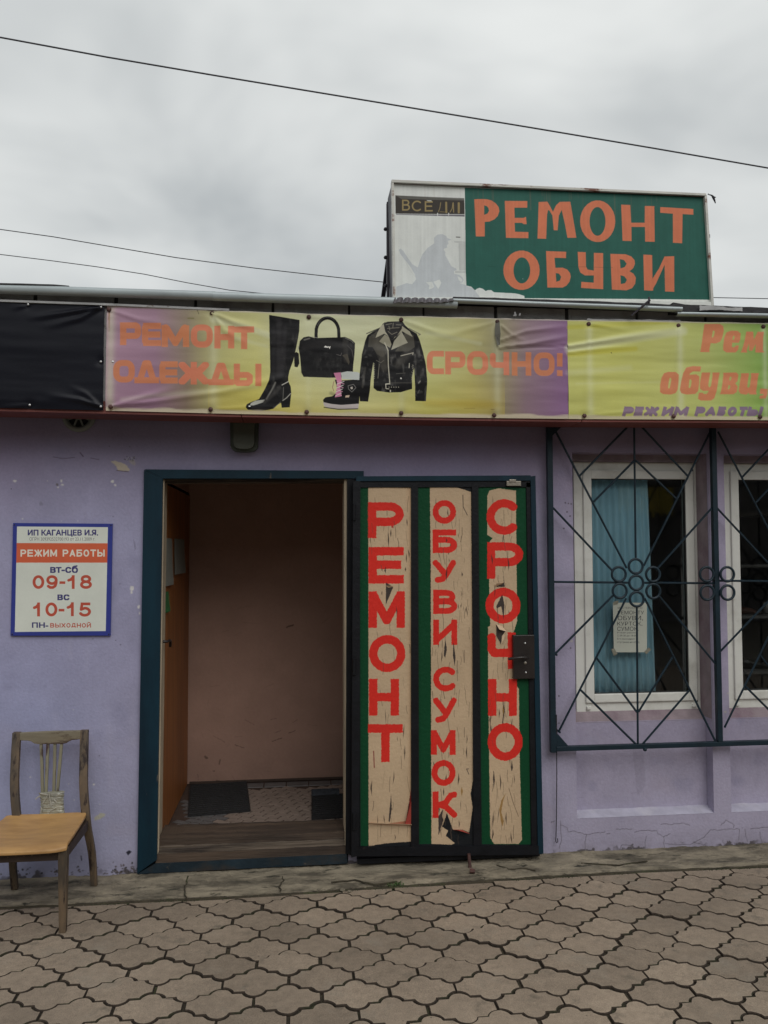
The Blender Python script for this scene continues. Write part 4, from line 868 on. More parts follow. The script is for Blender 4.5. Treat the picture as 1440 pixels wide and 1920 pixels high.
flap([zt((300, 822)), zt((330, 822)), zt((352, 828)), zt((318, 836))], .012, M['film'])
g = G(); g.box(X_(962, 1230, IY-.012), X_(1002, 1230, IY-.012), IY-.018, IY+.01, Z_(985, 1272, IY), Z_(985, 1190, IY), .004); lk = g.obj('lock_plate', M['lock_black'], leaf)
hp = at(986, 1233, IY-.05); 
g = G(); g.tube([(hp[0], IY-.015, hp[2]), (hp[0], IY-.06, hp[2])], .009, 8); g.tube([(hp[0]+.012, IY-.058, hp[2]+.002), (hp[0]-.03, IY-.062, hp[2]+.002), (X_(953, 1231, IY-.06), IY-.06, hp[2]-.004)], .008, 8, sq=(1, 1.2)); g.obj('handle', M['lock_black'], lk, True)
for (a, b) in ((984.5, 1206), (986, 1261), (985, 1243)):
    g = G(); g.dome(at(a, b, IY-.018), .006 if b != 1243 else .009, .006); g.obj('lock_screw', M['steel'] if b != 1243 else M['brass'], lk, True)
g = G(); pxbox(g, 950, 902, 977, 911, IY-.012, .012, .002); pxbox(g, 955, 899, 968, 904, IY-.016, .008, .002); g.obj('latch', M['brass'], leaf)
g = G(); a = at(879, 1600, IY-.01); b = at(885, 1657, IY-.11); g.tube([tuple(a), (a[0]+.002, a[1]-.03, a[2]-.09), (b[0], b[1]-.0, .035)], .009, 8); g.tube([(b[0]-.012, b[1], .028), (b[0]+.016, b[1]-.004, .026)], .011, 8); g.obj('drop_bolt', M['rust'], leaf)
g = G(); g.box(X_(670, 1608, -.05), X_(1012, 1606, -.05), -.055, -.0, .035, Z_(840, 1603, -.05), .002); g.obj('lower_rail', M['black_metal'], leaf)
for yy in (960, 1250, 1540):
    g = G(); a = at(664, yy, IY-.006); g.tube([(a[0], a[1], a[2]-.045), (a[0], a[1], a[2]+.045)], .010, 8); g.obj('hinge', M['black_metal'], leaf)

# ================================================================== eaves: beam, board, block course, flashing
def zline(pts, Y):
    """height above ground along the facade from pixel samples"""
    P = [at(a, b, Y) for a, b in pts]; xs_ = [p[0] for p in P]; zs_ = [p[2] for p in P]; return lambda x: float(np.interp(x, xs_, zs_)) if xs_[0] <= x <= xs_[-1] else (zs_[0]+(x-xs_[0])*(zs_[1]-zs_[0])/(xs_[1]-xs_[0]) if x < xs_[0] else zs_[-1]+(x-xs_[-1])*(zs_[-1]-zs_[-2])/(xs_[-1]-xs_[-2]))
BY = -.30
b_top = zline([(0, 566), (200, 573), (440, 583.6), (640, 590), (840, 594.7), (1060, 600), (1440, 606)], BY)
b_bot = zline([(0, 765), (202, 770), (460, 776.5), (780, 782), (1060, 785.5), (1440, 788)], BY)
def strip(name, x0, x1, y0, y1, zf0, zf1, mt, n=30, parent=shop):
    V = []; 
    for i in range(n+1):
        x = x0+(x1-x0)*i/n; a, b = zf0(x), zf1(x); V += [(x, y0, a), (x, y1, a), (x, y1, b), (x, y0, b)]
    Fc = [(4*i+k, 4*i+4+k, 4*i+4+(k+1) % 4, 4*i+(k+1) % 4) for i in range(n) for k in range(4)]+[(0, 1, 2, 3), (4*n+3, 4*n+2, 4*n+1, 4*n)]
    return mobj(name, V, Fc, mt, parent)
for (a, b) in ((-4.0, -.292), (-.288, 1.55), (1.554, 5.5)):
    strip('eaves_beam', a, b, BY+.008, BY+.205, lambda x: b_bot(x)-.014, lambda x: b_bot(x)+.05, M['board_brown'])
strip('backing_board', -4.0, 5.5, BY+.012, BY+.03, lambda x: b_bot(x)+.051, lambda x: b_top(x)-.004, M['board_pale'])
strip('top_batten', -4.0, X_(430, 580, BY), BY-.012, BY+.04, lambda x: b_top(x)-.002, lambda x: b_top(x)+.009, M['board_pale'])
strip('top_batten', X_(1100, 598, BY), X_(1275, 600, BY), BY-.006, BY+.04, lambda x: b_top(x)-.002, lambda x: b_top(x)+.007+.003*nz1(x, 5), M['board_pale'])
g = G(); g.box(-4, 5.5, -.27, .14, 2.94, 2.95); g.box(-4, 5.5, -.16, -.002, 2.72, 2.73); g.obj('eaves_lining', M['felt'], shop)
g = G(); g.box(-4, 5.5, -.25, -.21, 2.96, 3.085); g.obj('mortar_bed', M['mortar'], shop)
for i in range(24):
    x = X_(75, 585, -.26)-.83+i*.405; bx = bpy.data.objects
    g = G(); g.box(x+.005, x+.396+random.uniform(-.006, .006), -.262+random.uniform(-.004, .004), -.215, 2.965, 3.09, .005); g.obj('block', M['block'], shop)
FLY = -.345
def flashing(px0, px1, top, bot, dy, n=40):
    zt_, zb_ = zline(top, FLY), zline(bot, FLY); x0, x1 = X_(px0, 550, FLY), X_(px1, 560, FLY); V = []
    for i in range(n+1):
        x = x0+(x1-x0)*i/n; a, b = zt_(x), zb_(x); h_ = a-b; w_ = .0015*nz1(x, 1.3, px0)
        prof = [(.42, .03), (.012, .0), (.002, -.003), (0, -h_*.35), (0, -h_*.62), (.003, -h_*.8), (.010, -h_*.94), (.020, -h_), (.032, -h_*.97), (.038, -h_*.85)]
        for (dy_, dz_) in prof: V.append((x, FLY+dy+dy_+w_, a+dz_))
    m_ = 10; Fc = [(i*m_+k, i*m_+k+1, (i+1)*m_+k+1, (i+1)*m_+k) for i in range(n) for k in range(m_-1)]
    o = mobj('flashing', V, Fc, M['zinc'], shop, True); return o
flashing(-700, 403, [(0, 533), (130, 536), (403, 545)], [(0, 548), (403, 561)], 0)
flashing(399, 858, [(399, 546), (850, 560)], [(399, 562), (858, 576.5)], -.004)
flashing(849, 1278, [(849, 559.5), (1278, 575.5)], [(849, 567), (1278, 584)], -.012)
flashing(1270, 2000, [(1270, 583.5), (1440, 586.5)], [(1270, 590.5), (1440, 594.5)], 0)
# roofing felt and corrugated sheet lying on the roof edge
def ragged(name, top, bot, Y, th, mt, n=40, amp=.006, seed=1, **k):
    zt_, zb_ = zline(top, Y), zline(bot, Y); x0 = X_(top[0][0], top[0][1], Y); x1 = X_(top[-1][0], top[-1][1], Y); V = []
    for i in range(n+1):
        x = x0+(x1-x0)*i/n; a = zt_(x)+amp*nz1(x, 3, seed); b = zb_(x)+amp*.6*nz1(x, 4, seed+2); V += [(x, Y, a), (x, Y, b), (x, Y+th, b), (x, Y+th, a)]
    Fc = [(4*i+q, 4*i+(q+1) % 4, 4*i+4+(q+1) % 4, 4*i+4+q) for i in range(n) for q in range(4)]+[(3, 2, 1, 0), (4*n, 4*n+1, 4*n+2, 4*n+3)]
    return mobj(name, V, Fc, mt, shop, **k)
ragged('roofing_felt', [(-60, 529.5), (0, 530.5), (100, 533), (129, 535.5)], [(-60, 532), (0, 533.2), (100, 536), (129, 537)], -.30, .5, M['felt'], amp=.0006)
ragged('roofing_felt', [(850, 556), (1100, 564), (1280, 571.5)], [(850, 561.5), (1100, 570), (1280, 578)], -.335, .6, M['felt'], amp=.0016, seed=4)
ragged('roofing_felt', [(1262, 567), (1290, 571), (1380, 574.5), (1440, 577), (1700, 590)], [(1262, 585), (1320, 584), (1440, 587.5), (1700, 600)], -.325, .6, M['felt'], amp=.0018, seed=8)
ragged('loose_flake', [(1312, 573.5), (1330, 573), (1392, 577)], [(1312, 583), (1345, 580), (1392, 584)], -.342, .003, M['board_pale'], amp=.006, seed=3)
V = []; n = 96; x0 = X_(741, 562, -.36); x1 = X_(851, 562, -.36)
for i in range(n+1):
    t = i/n; x = x0+(x1-x0)*t; c_ = .007*math.sin(2*math.pi*t*8); za = Z_(741+110*t, 556.5+2.5*t, -.36); zb_ = Z_(741+110*t, 567.5-.5*t-3*max(0, t-.8)*5, -.36)
    V += [(x+.015, -.15+c_, za+.02), (x, -.352+c_, za), (x-.012+.012*t, -.362+c_, zb_), (x-.010+.012*t, -.357+c_, zb_)]
Fc = [(4*i+q, 4*i+(q+1), 4*i+4+(q+1), 4*i+4+q) for i in range(n) for q in range(3)]
mobj('corrugated_sheet', V, Fc, M['corr'], shop)
g = G(); a = at(1184, 592, -.34); b = at(1219, 562, -.38); c_ = at(1222, 559, -.38); g.tube([tuple(a), tuple(b)], .006, 6); g.tube([tuple(at(1217, 570, -.37)), tuple(at(1217, 557, -.37))], .006, 6); g.obj('bracket', M['strut'], shop)
g = G(); 
for k in range(5): p = at(968+random.uniform(-6, 8), 592+random.uniform(-4, 2), -.32); g.tube([tuple(p), (p[0]+random.uniform(-.02, .02), p[1], p[2]+random.uniform(.005, .02))], .005, 5)
g.obj('mortar_lump', M['board_pale'], shop)
# roof slab and rear of the building
g = G(); g.box(-6, 7, -.10, 4.2, 3.02, 3.10); g.obj('roof', M['felt'], shop)
g = G(); g.box(-6, -5.8, .161, 4.2, -.02, 3.0); g.box(6.8, 7, .161, 4.2, -.02, 3.0); g.box(-5.8, 6.8, 4.0, 4.2, -.02, 3.0); g.obj('outer_wall', M['lilac_plain'], shop)

# ================================================================== banners
def ridge_fn(ridges):
    R = []
    for (pts, w_, h_) in ridges:
        R.append(([at(a, b, BY) for a, b in pts], w_, h_))
    def f(x, z):
        d_ = 0.0
        for pts, w_, h_ in R:
            L = sum(math.hypot(pts[i+1][0]-pts[i][0], pts[i+1][2]-pts[i][2]) for i in range(len(pts)-1)); acc = 0; best = (9, 0)
            for i in range(len(pts)-1):
                ax, az, bx_, bz = pts[i][0], pts[i][2], pts[i+1][0], pts[i+1][2]; ll = math.hypot(bx_-ax, bz-az)
                t = max(0, min(1, ((x-ax)*(bx_-ax)+(z-az)*(bz-az))/(ll*ll))); dd = math.hypot(x-ax-(bx_-ax)*t, z-az-(bz-az)*t)
                if dd < best[0]: best = (dd, (acc+t*ll)/L)
                acc += ll
            dd, s_ = best
            if dd < 3*w_: d_ += h_*math.exp(-(dd/(w_*(.35+.9*s_)))**2)*(1-.85*s_**2)
        return d_
    return f
def banner_sheet(name, px0, px1, cv, mt, parent, ridges, screws, nx, seed, wav=.002):
    f = ridge_fn(ridges); x0 = X_(px0, 680, BY); x1 = X_(px1, 680, BY); ny = 64; V = []; uv = []
    sc_ = [at(a, b, BY) for a, b in screws]; wn = vnoise(ny+1, nx+1, 9, seed, 3, cx=60); wn2 = vnoise(ny+1, nx+1, 22, seed+5, 2, cx=70)
    for j in range(ny+1):
        t = j/ny
        for i in range(nx+1):
            x = x0+(x1-x0)*i/nx; a, b = b_top(x), b_bot(x); sg = .0025*abs(math.sin(i*.11+seed)); z = a-sg*(1-t)+(b-a)*t
            y = BY-.004-wav*2*(wn[j, i]-.3)-.006*(wn2[j, i]-.3)-f(x, z)
            if t > .93: y += .006*((t-.93)/.07)**1
            for p in sc_:
                r2 = ((x-p[0])**2+(z-p[2])**2)
                if r2 < .0025: y += .006*math.exp(-r2/.0005)
            V.append((x, y, z)); uv.append(cv.uv(x, z))
    Fc = [(j*(nx+1)+i, (j+1)*(nx+1)+i, (j+1)*(nx+1)+i+1, j*(nx+1)+i+1) for j in range(ny) for i in range(nx)]
    return mobj(name, V, Fc, mt, parent, True, uv=uv)
za_, zb2 = 2.44, 3.09
bc = Canvas(BY, X_(150, 680, BY), X_(1950, 680, BY), za_, zb2, 560, (.6, .6, .3))
Hh, Ww = bc.H, bc.W
KB = .66
def bl(r, g_, b): return np.array([lin(r)/KB, lin(g_)/KB, lin(b)/KB])
xc = np.arange(Ww)/bc.k+bc.x0; zc2 = np.arange(Hh)/bc.k+bc.z0
def xpos(px): return X_(px, 680, BY)
ks = [(200, (146, 112, 132)), (290, (134, 100, 122)), (350, (122, 104, 88)), (410, (156, 150, 82)), (480, (176, 170, 78)), (560, (174, 172, 112)), (640, (178, 178, 125)), (720, (172, 172, 115)), (800, (168, 168, 92)), (880, (158, 150, 78)), (935, (132, 122, 88)), (985, (122, 98, 108)), (1063.5, (118, 82, 122)), (1064, (168, 168, 85)), (1150, (170, 170, 82)), (1250, (168, 170, 90)), (1330, (158, 166, 88)), (1440, (112, 150, 62)), (1500, (95, 140, 58))]
kx = [xpos(a) for a, _ in ks]; kc = np.array([bl(*c_) for _, c_ in ks])
row = np.stack([np.interp(xc, kx, kc[:, i]) for i in range(3)], 1)
bc.a[:] = row[None]
nn = vnoise(Hh, Ww, 26, 55, 4, cx=300); n2 = vnoise(Hh, Ww, 60, 56, 3, cx=260)
bc.a *= (1+(nn-.5)*.30)[..., None]
tt = np.clip((zc2-2.48)/.55, 0, 1)[:, None]
# pale band across the middle and paler upper half in the centre, ochre low down
cen = np.exp(-((xc-xpos(650))/.62)**2)[None, :]; f_ = (cen*np.clip(tt*1.3-.15, 0, 1)*.5)[..., None]; f_ = np.clip(f_*1.55, 0, .85); bc.a[:] = bc.a*(1-f_)+bl(180, 182, 152)*f_; gy_ = bc.a.mean(2, keepdims=True); bc.a[:] = bc.a*.88+gy_*.12
yz = ((xc > xpos(390)) & (xc < xpos(945)))[None, :]*np.clip(.42-tt, 0, .42)[:, :]/.42*.45*(.4+n2); yz = yz[..., None]; bc.a[:] = bc.a*(1-yz)+bl(172, 152, 58)*yz
# bleached streaks where the fixings pull
wh = bl(186, 188, 160)
for px, wd, am in ((400, .028, .42), (578, .016, .28), (752, .018, .35), (931, .022, .4), (1105, .02, .5), (1274, .02, .62), (1432, .016, .5), (207, .022, .6)):
    s_ = np.exp(-((xc-xpos(px))/wd)**2)[None, :]*(am*(.65+.7*(n2-.5)))*np.ones((Hh, 1)); s_ = s_[..., None]; bc.a[:] = bc.a*(1-s_)+wh*s_
def swipe(pts, w_, col, al, soft): bc.line(pts, w_, col, al, soft=soft)
swipe([(1066, 655), (1150, 640), (1280, 622)], 14, wh, .55, 14); swipe([(1066, 700), (1180, 690)], 10, wh, .2, 12); swipe([(400, 600), (470, 618), (505, 630)], 10, wh, .5, 9); swipe([(230, 750), (330, 738), (480, 726)], 6, wh, .2, 12); swipe([(400, 625), (500, 650)], 6, wh, .25, 7); swipe([(800, 625), (900, 645)], 7, wh, .3, 8); swipe([(1080, 720), (1280, 716)], 4, wh, .12, 6)  # pale highlights along the folds, painted into the print
swipe([(1066, 665), (1190, 655)], 9, bl(168, 160, 40), .5, 8); swipe([(1066, 615), (1250, 605)], 8, bl(160, 155, 40), .5, 7); swipe([(800, 755), (930, 760)], 12, bl(168, 145, 55), .35, 14)
OR1 = bl(176, 108, 72); OR2 = bl(184, 106, 80)
def wword(items, wpx, col, al=.92): 
    for ch, b in items: bc.glyph('w'+ch, b, wpx, col, al)
def zB(a, b): return (200+a/4.5, 580+b/4.5)
def bb(a, b, c_, d): p, q = zB(a, b), zB(c_, d); return (p[0], p[1], q[0], q[1])
for ch, b, c_ in [('Р', (118, 117, 290, 305), OR1), ('Е', (302, 122, 458, 312), OR1), ('М', (468, 134, 695, 320), OR1), ('О', (714, 134, 895, 325), OR2), ('Н', (912, 146, 1075, 332), OR2), ('Т', (1078, 152, 1243, 338), OR2)]: bc.glyph('w'+ch, bb(*b), 10.6, c_, .9)
for ch, b, c_ in [('О', (62, 434, 238, 620), OR1), ('Д', (240, 436, 442, 626), OR1), ('Е', (450, 445, 600, 628), OR1), ('Ж', (606, 450, 868, 636), OR2), ('Д', (862, 456, 1070, 642), OR2), ('Ы', (1076, 464, 1304, 650), OR2)]: bc.glyph('w'+ch, bb(*b), 10.4, c_, .9)
def zC(a, b, c_, d): return (780+a/4.8, 590+b/4.8, 780+c_/4.8, 590+d/4.8)
for ch, b, c_ in [('С', (97, 330, 250, 538), OR2), ('Р', (262, 334, 443, 540), OR2), ('О', (458, 332, 648, 545), OR2), ('Ч', (664, 340, 836, 548), OR2), ('Н', (860, 342, 1034, 552), OR1), ('О', (1056, 345, 1244, 555), OR1), ('!', (1262, 352, 1318, 556), OR1)]: bc.glyph('w'+ch, zC(*b), 10.4, c_, .9)
# slanted heavy lettering on the right banner, drawn as outlines
def zD(p): return (1140+p[0]/4.8, 590+p[1]/4.8)
OR3 = bl(182, 108, 78)
def sp(*loops, col=OR3): bc.poly([[zD(p) for p in l_] for l_ in loops], col, .92)
sp([(860, 90), (1000, 90), (1030, 110), (1036, 150), (1022, 215), (1000, 250), (960, 265), (918, 262), (905, 318), (908, 342), (822, 342), (826, 326), (840, 240)], [(938, 150), (928, 210), (940, 210), (950, 190), (954, 158), (948, 148)])
sp([(1060, 165), (1100, 150), (1160, 152), (1188, 175), (1184, 230), (1170, 258), (1112, 258), (1106, 292), (1120, 302), (1138, 290), (1144, 282), (1170, 282), (1164, 320), (1140, 345), (1060, 346), (1030, 325), (1028, 290), (1040, 210)], [(1120, 200), (1112, 232), (1124, 232), (1134, 205), (1128, 192)])
sp([(1238, 158), (1300, 158), (1306, 230), (1340, 158), (1392, 160), (1385, 230), (1382, 330), (1400, 346), (1318, 346), (1322, 270), (1290, 330), (1262, 330), (1262, 262), (1240, 325), (1246, 346), (1186, 346), (1196, 325), (1220, 250)])
sp([(1436, 300), (1445, 200), (1480, 165), (1540, 165), (1560, 200), (1540, 310), (1510, 346), (1450, 346)])
sp([(500, 530), (540, 518), (600, 520), (630, 545), (628, 610), (618, 680), (600, 710), (560, 722), (490, 718), (462, 700), (464, 640), (478, 570)], [(550, 575), (540, 620), (536, 665), (546, 668), (556, 640), (566, 590), (560, 570)])
sp([(700, 480), (760, 466), (832, 470), (826, 515), (760, 514), (735, 530), (728, 545), (790, 540), (818, 560), (815, 620), (805, 690), (780, 716), (700, 722), (655, 710), (640, 680), (655, 600), (672, 530)], [(728, 590), (720, 660), (732, 664), (742, 640), (748, 600), (740, 582)])
sp([(838, 524), (915, 524), (912, 545), (895, 640), (905, 660), (920, 645), (935, 560), (935, 524), (1000, 524), (998, 540), (970, 690), (950, 755), (920, 776), (830, 776), (804, 760), (812, 706), (850, 706), (850, 716), (880, 718), (895, 700), (898, 688), (850, 690), (820, 670), (822, 620), (836, 545)])
sp([(1030, 526), (1150, 524), (1168, 545), (1160, 600), (1138, 622), (1160, 650), (1150, 700), (1120, 720), (1000, 720), (1005, 705), (1020, 640), (1034, 545)], [(1092, 560), (1086, 595), (1098, 595), (1108, 565)], [(1078, 635), (1070, 675), (1082, 675), (1094, 645)])
sp([(1188, 532), (1262, 530), (1262, 545), (1245, 650), (1255, 665), (1268, 650), (1282, 560), (1278, 530), (1352, 530), (1345, 560), (1325, 700), (1330, 722), (1262, 722), (1262, 705), (1235, 724), (1185, 716), (1166, 690), (1178, 620), (1192, 550)])
sp([(1360, 670), (1428, 672), (1424, 720), (1410, 758), (1352, 760), (1354, 735), (1385, 730), (1388, 718), (1356, 718)])
PUR = bl(112, 88, 118)
def zE(a, b, c_, d): p, q = zD((a, b)), zD((c_, d)); return (p[0], p[1], q[0], q[1])
for ch, a, b in [('Р', 120, 215), ('Е', 222, 300), ('Ж', 312, 438), ('И', 472, 572), ('М', 580, 705), ('Р', 768, 855), ('А', 862, 955), ('Б', 968, 1040), ('О', 1058, 1140), ('Т', 1158, 1232), ('Ы', 1236, 1372)]: bc.glyph(ch, zE(a, 830, b, 916), 6.6, PUR, .9, slant=.28)
# the printed goods
def zP(p): return (440+p[0]/3.6, 560+p[1]/3.6)
BK = bl(14, 13, 15)
def pp(l_, col=BK, al=1.0): bc.poly([zP(q) for q in l_], col, al)
_l1 = vnoise(Hh, Ww, 30, 401, 4, cx=12); _l2 = vnoise(Hh, Ww, 10, 402, 3, cx=22)
LEA = np.ones((Hh, Ww, 3))*BK[None, None]+(np.clip(_l1-.56, 0, 1)**1.3*.9+np.clip(_l2-.66, 0, 1)*.5)[..., None]*np.array([1.0, .97, .9])*.55
def pl(l_, w_, col, al=.9, soft=.5): bc.line([zP(q) for q in l_], w_, col, al, soft=soft)
pp([(233, 115), (438, 148), (436, 220), (428, 270), (412, 350), (395, 420), (370, 490), (362, 530), (362, 560), (378, 595), (382, 640), (372, 735), (318, 738), (313, 705), (295, 715), (262, 745), (180, 760), (90, 752), (75, 735), (82, 715), (110, 700), (165, 680), (200, 620), (232, 555), (240, 500), (240, 440), (236, 250)], BK*.7+LEA*.3)
pl([(300, 150), (300, 520)], 9, bl(46, 44, 46), .5, 8); pp([(110, 706), (140, 690), (205, 683), (192, 702), (130, 722), (104, 722)], bl(150, 150, 142)); pl([(215, 680), (250, 620), (275, 570)], 2.6, bl(120, 118, 112), .6, 3); pl([(320, 585), (362, 562)], 1.6, bl(170, 168, 160), .9); pl([(325, 690), (350, 672), (378, 642)], 1.4, bl(150, 148, 140)); pl([(330, 600), (326, 690)], 1, bl(110, 108, 104), .7); pl([(98, 728), (104, 728)], 2, bl(220, 220, 215)); pl([(262, 742), (310, 700)], 1, bl(90, 88, 86))
pp([(440, 290), (465, 265), (500, 258), (540, 270), (600, 268), (700, 265), (745, 262), (790, 282), (812, 302), (808, 380), (800, 450), (795, 532), (640, 536), (465, 530), (450, 500), (442, 400), (432, 340)], BK*.7+LEA*.3)
pl([(552, 305), (549, 250)]+[(626-77*math.cos(math.pi*k/14), 230-95*math.sin(math.pi*k/14)) for k in range(1, 14)]+[(703, 250), (704, 300), (706, 385)], 5.6, BK, 1); pl([(626-74*math.cos(math.pi*k/14), 228-98*math.sin(math.pi*k/14)) for k in range(2, 11)], 1.1, bl(80, 78, 76), .7, 1.4); pp([(400, 375), (415, 362), (432, 372), (436, 440), (424, 466), (404, 462)]); pl([(420, 360), (432, 325)], 1.2, bl(150, 150, 140))
pl([(470, 282), (505, 272)], 2.2, bl(120, 118, 112), .6, 3); pl([(520, 262), (560, 268)], 1.2, bl(130, 128, 120), .7); pl([(745, 268), (790, 290), (800, 302)], 1.4, bl(110, 108, 104), .7); pp([(725, 385), (760, 375), (775, 430), (770, 450), (740, 400)], bl(78, 72, 62), .8); pl([(688, 380), (715, 388), (722, 370)], 1, bl(90, 86, 84)); pl([(760, 320), (790, 350), (800, 400)], 1, bl(84, 80, 78))
[pl(q_, w2, bl(*c2_), a2, w2) for q_, w2, c2_, a2 in (([(470, 330), (620, 300), (780, 330)], 10, (40, 38, 38), .5), ([(470, 500), (640, 510), (780, 500)], 9, (30, 29, 30), .5), ([(745, 300), (750, 420)], 7, (52, 49, 46), .45), ([(340, 200), (330, 400), (320, 520)], 7, (44, 42, 44), .5), ([(265, 200), (262, 500)], 5, (34, 32, 34), .5), ([(200, 700), (270, 640), (300, 600)], 6, (60, 58, 56), .5), ([(650, 640), (690, 660), (830, 640)], 6, (44, 42, 42), .4), ([(120, 740), (230, 748)], 4, (46, 44, 44), .5))]
pl([(606, 330), (612, 325), (616, 333), (621, 326), (626, 333), (632, 327), (638, 333), (644, 327), (640, 340)], 1.3, bl(215, 212, 205)); pl([(612, 322), (618, 330)], 1, bl(215, 212, 205))
pp([(675, 548), (720, 555), (852, 545), (845, 620), (838, 712), (700, 722), (600, 702), (596, 685), (612, 668), (660, 660), (684, 640), (690, 600)]); pp([(597, 700), (650, 712), (720, 719), (838, 710), (834, 742), (760, 748), (640, 744), (603, 726)], bl(160, 152, 150)); pp([(716, 502), (760, 493), (830, 498), (858, 518), (850, 552), (780, 548), (724, 545)], bl(168, 172, 168)); pp([(668, 504), (715, 500), (722, 560), (712, 600), (722, 660), (676, 668), (690, 610), (690, 560)], bl(176, 112, 140))
for k in range(4): pl([(690-k*3, 560+k*26), (738-k*6, 578+k*26)], 1.2, bl(190, 140, 160)); pl([(738-k*6, 560+k*26), (690-k*3, 580+k*26)], 1.2, bl(190, 185, 180))
pl([(670, 560), (660, 600), (668, 625)], .9, bl(120, 50, 70)); pl([(765, 590), (802, 581), (818, 604), (790, 632), (768, 612), (765, 590)], .9, bl(120, 118, 115)); pp([(780, 600), (795, 596), (797, 612), (784, 614)], bl(165, 158, 150)); pp([(748, 656), (775, 652), (772, 667), (746, 669)], bl(180, 160, 140)); pl([(604, 735), (700, 748), (830, 745)], 1.6, BK)
JO = [(1000, 172), (1030, 160), (1130, 155), (1150, 185), (1180, 212), (1228, 240), (1248, 285), (1270, 360), (1290, 450), (1298, 560), (1290, 694), (1218, 692), (1216, 600), (1210, 470), (1195, 530), (1196, 612), (1120, 634), (1040, 636), (960, 625), (936, 605), (940, 500), (936, 430), (918, 540), (912, 620), (900, 696), (845, 694), (838, 600), (842, 520), (858, 380), (880, 290), (896, 250), (950, 215), (985, 195)]
pp(JO, LEA)
pp([(905, 262), (960, 225), (1000, 250), (990, 300), (1040, 350), (1000, 400), (960, 380), (930, 330), (900, 330)], bl(86, 82, 72), .42); pp([(1150, 225), (1205, 250), (1215, 330), (1170, 360), (1080, 360), (1120, 310)], bl(96, 92, 80), .40); pl([(960, 300), (1000, 400), (1010, 470)], 12, bl(80, 76, 68), .45, 12); pl([(1190, 300), (1150, 400), (1100, 450)], 12, bl(66, 63, 58), .45, 12)
pp([(985, 190), (1005, 175), (1015, 225), (1040, 260), (1010, 240), (950, 268), (962, 235)], bl(150, 146, 128)); pp([(1130, 190), (1180, 225), (1200, 262), (1130, 225), (1070, 275), (1100, 230)], bl(140, 136, 118)); pp([(1040, 262), (1012, 245), (975, 292), (1048, 335), (1058, 310)], bl(128, 124, 108)); pp([(1125, 228), (1168, 300), (1055, 350), (1075, 290)], bl(142, 138, 122))
pp([(1008, 165), (1125, 160), (1128, 205), (1095, 255), (1060, 270), (1030, 235), (1012, 210)], bl(36, 34, 34)); 
for q in ([(1020, 180), (1060, 172)], [(1070, 168), (1066, 200)], [(1030, 205), (1110, 200)], [(1035, 225), (1060, 245), (1095, 230)], [(1090, 180), (1120, 182)], [(1040, 190), (1046, 215)]): pl(q, 1.2, bl(120, 116, 104), .8)
pl([(1012, 300), (1034, 352), (1036, 450), (1046, 580)], 1.7, bl(170, 166, 150)); pl([(1120, 390), (1204, 368), (1200, 380)], 1.4, bl(165, 160, 146)); pl([(975, 445), (966, 540)], 1.0, bl(120, 116, 104)); pl([(955, 420), (985, 436), (1006, 420)], 1, bl(100, 96, 88)); pl([(1090, 510), (1150, 505)], 1, bl(80, 78, 72)); pl([(1178, 440), (1176, 470)], 1.2, bl(190, 186, 170)); pl([(1120, 540), (1122, 542)], 2.4, bl(210, 208, 200))
pl([(1018, 580), (1040, 578)], 1.6, bl(190, 186, 170)); pl([(1018, 580), (1020, 610), (1040, 612)], 1.3, bl(190, 186, 170)); pl([(1046, 572), (1190, 572)], .8, bl(84, 80, 74)); pl([(1050, 622), (1050, 630)], 2, bl(190, 186, 170))
for k in range(5): pl([(1040+k*16, 600), (1041+k*16, 601)], 1.4, bl(170, 166, 150))
for k in range(9): pl([(936+random.uniform(-4, 3), 440+k*12), (944, 446+k*12)], .9, bl(150, 146, 130)); pl([(1196+random.uniform(-3, 5), 450+k*12), (1204, 455+k*12)], .9, bl(150, 146, 130))
for k in range(12): a = random.uniform(850, 1280); b = random.uniform(330, 660); pl([(a, b), (a+random.uniform(-5, 5), b+random.uniform(15, 45))], 1.2, bl(66, 63, 60), .5, 2) if (a < 925 or a > 1210) else None
pl([(890, 240), (965, 208)], 1.8, bl(60, 58, 54)); pl([(1175, 205), (1252, 245), (1240, 250)], 1.8, bl(96, 92, 84)); pl([(880, 470), (862, 600)], 3, bl(70, 67, 62), .5, 4); pl([(1250, 560), (1240, 572)], 2, bl(130, 128, 120), .8, 2); pl([(1245, 620), (1235, 640)], 1.5, bl(90, 88, 84), .8, 2)
# edges of the vinyl: white hems, rust runs, small stains
hem_t = np.array([b_top(x) for x in xc]); hem_b = np.array([b_bot(x) for x in xc]); Z2 = zc2[:, None]*np.ones((1, Ww))
nh = vnoise(Hh, Ww, 14, 77, 3, cx=60)
mt_ = np.clip((Z2-(hem_t[None]-.012))/.006, 0, 1)[..., None]*.75; bc.a[:] = bc.a*(1-mt_)+bl(186, 178, 168)*mt_
mb_ = (np.clip(((hem_b[None]+.022+.018*(nh-.5))-Z2)/.01, 0, 1)*.85)[..., None]; bc.a[:] = bc.a*(1-mb_)+bl(182, 172, 150)*mb_
def rustrun(px, py, L, al=.5):
    for k in range(5): bc.line([(px+random.uniform(-.5, .5), py), (px+random.uniform(-.8, .8), py+L*(k+1)/5)], 2.2, np.array([.30, .13, .03]), al*.3, soft=3)
rustrun(205, 586, 36, .8); rustrun(398, 592, 8, .25)
for (a, b) in ((208, 768), (395, 773), (575, 777), (752, 780)): rustrun(a, b, 7, .5)
bc.line([(353, 598), (363, 598)], 2.5, bl(110, 105, 70), .8); bc.line([(370, 582), (373, 590)], .9, bl(40, 40, 30), .8); bc.line([(1145, 662), (1146, 663)], 1.3, bl(60, 60, 40))
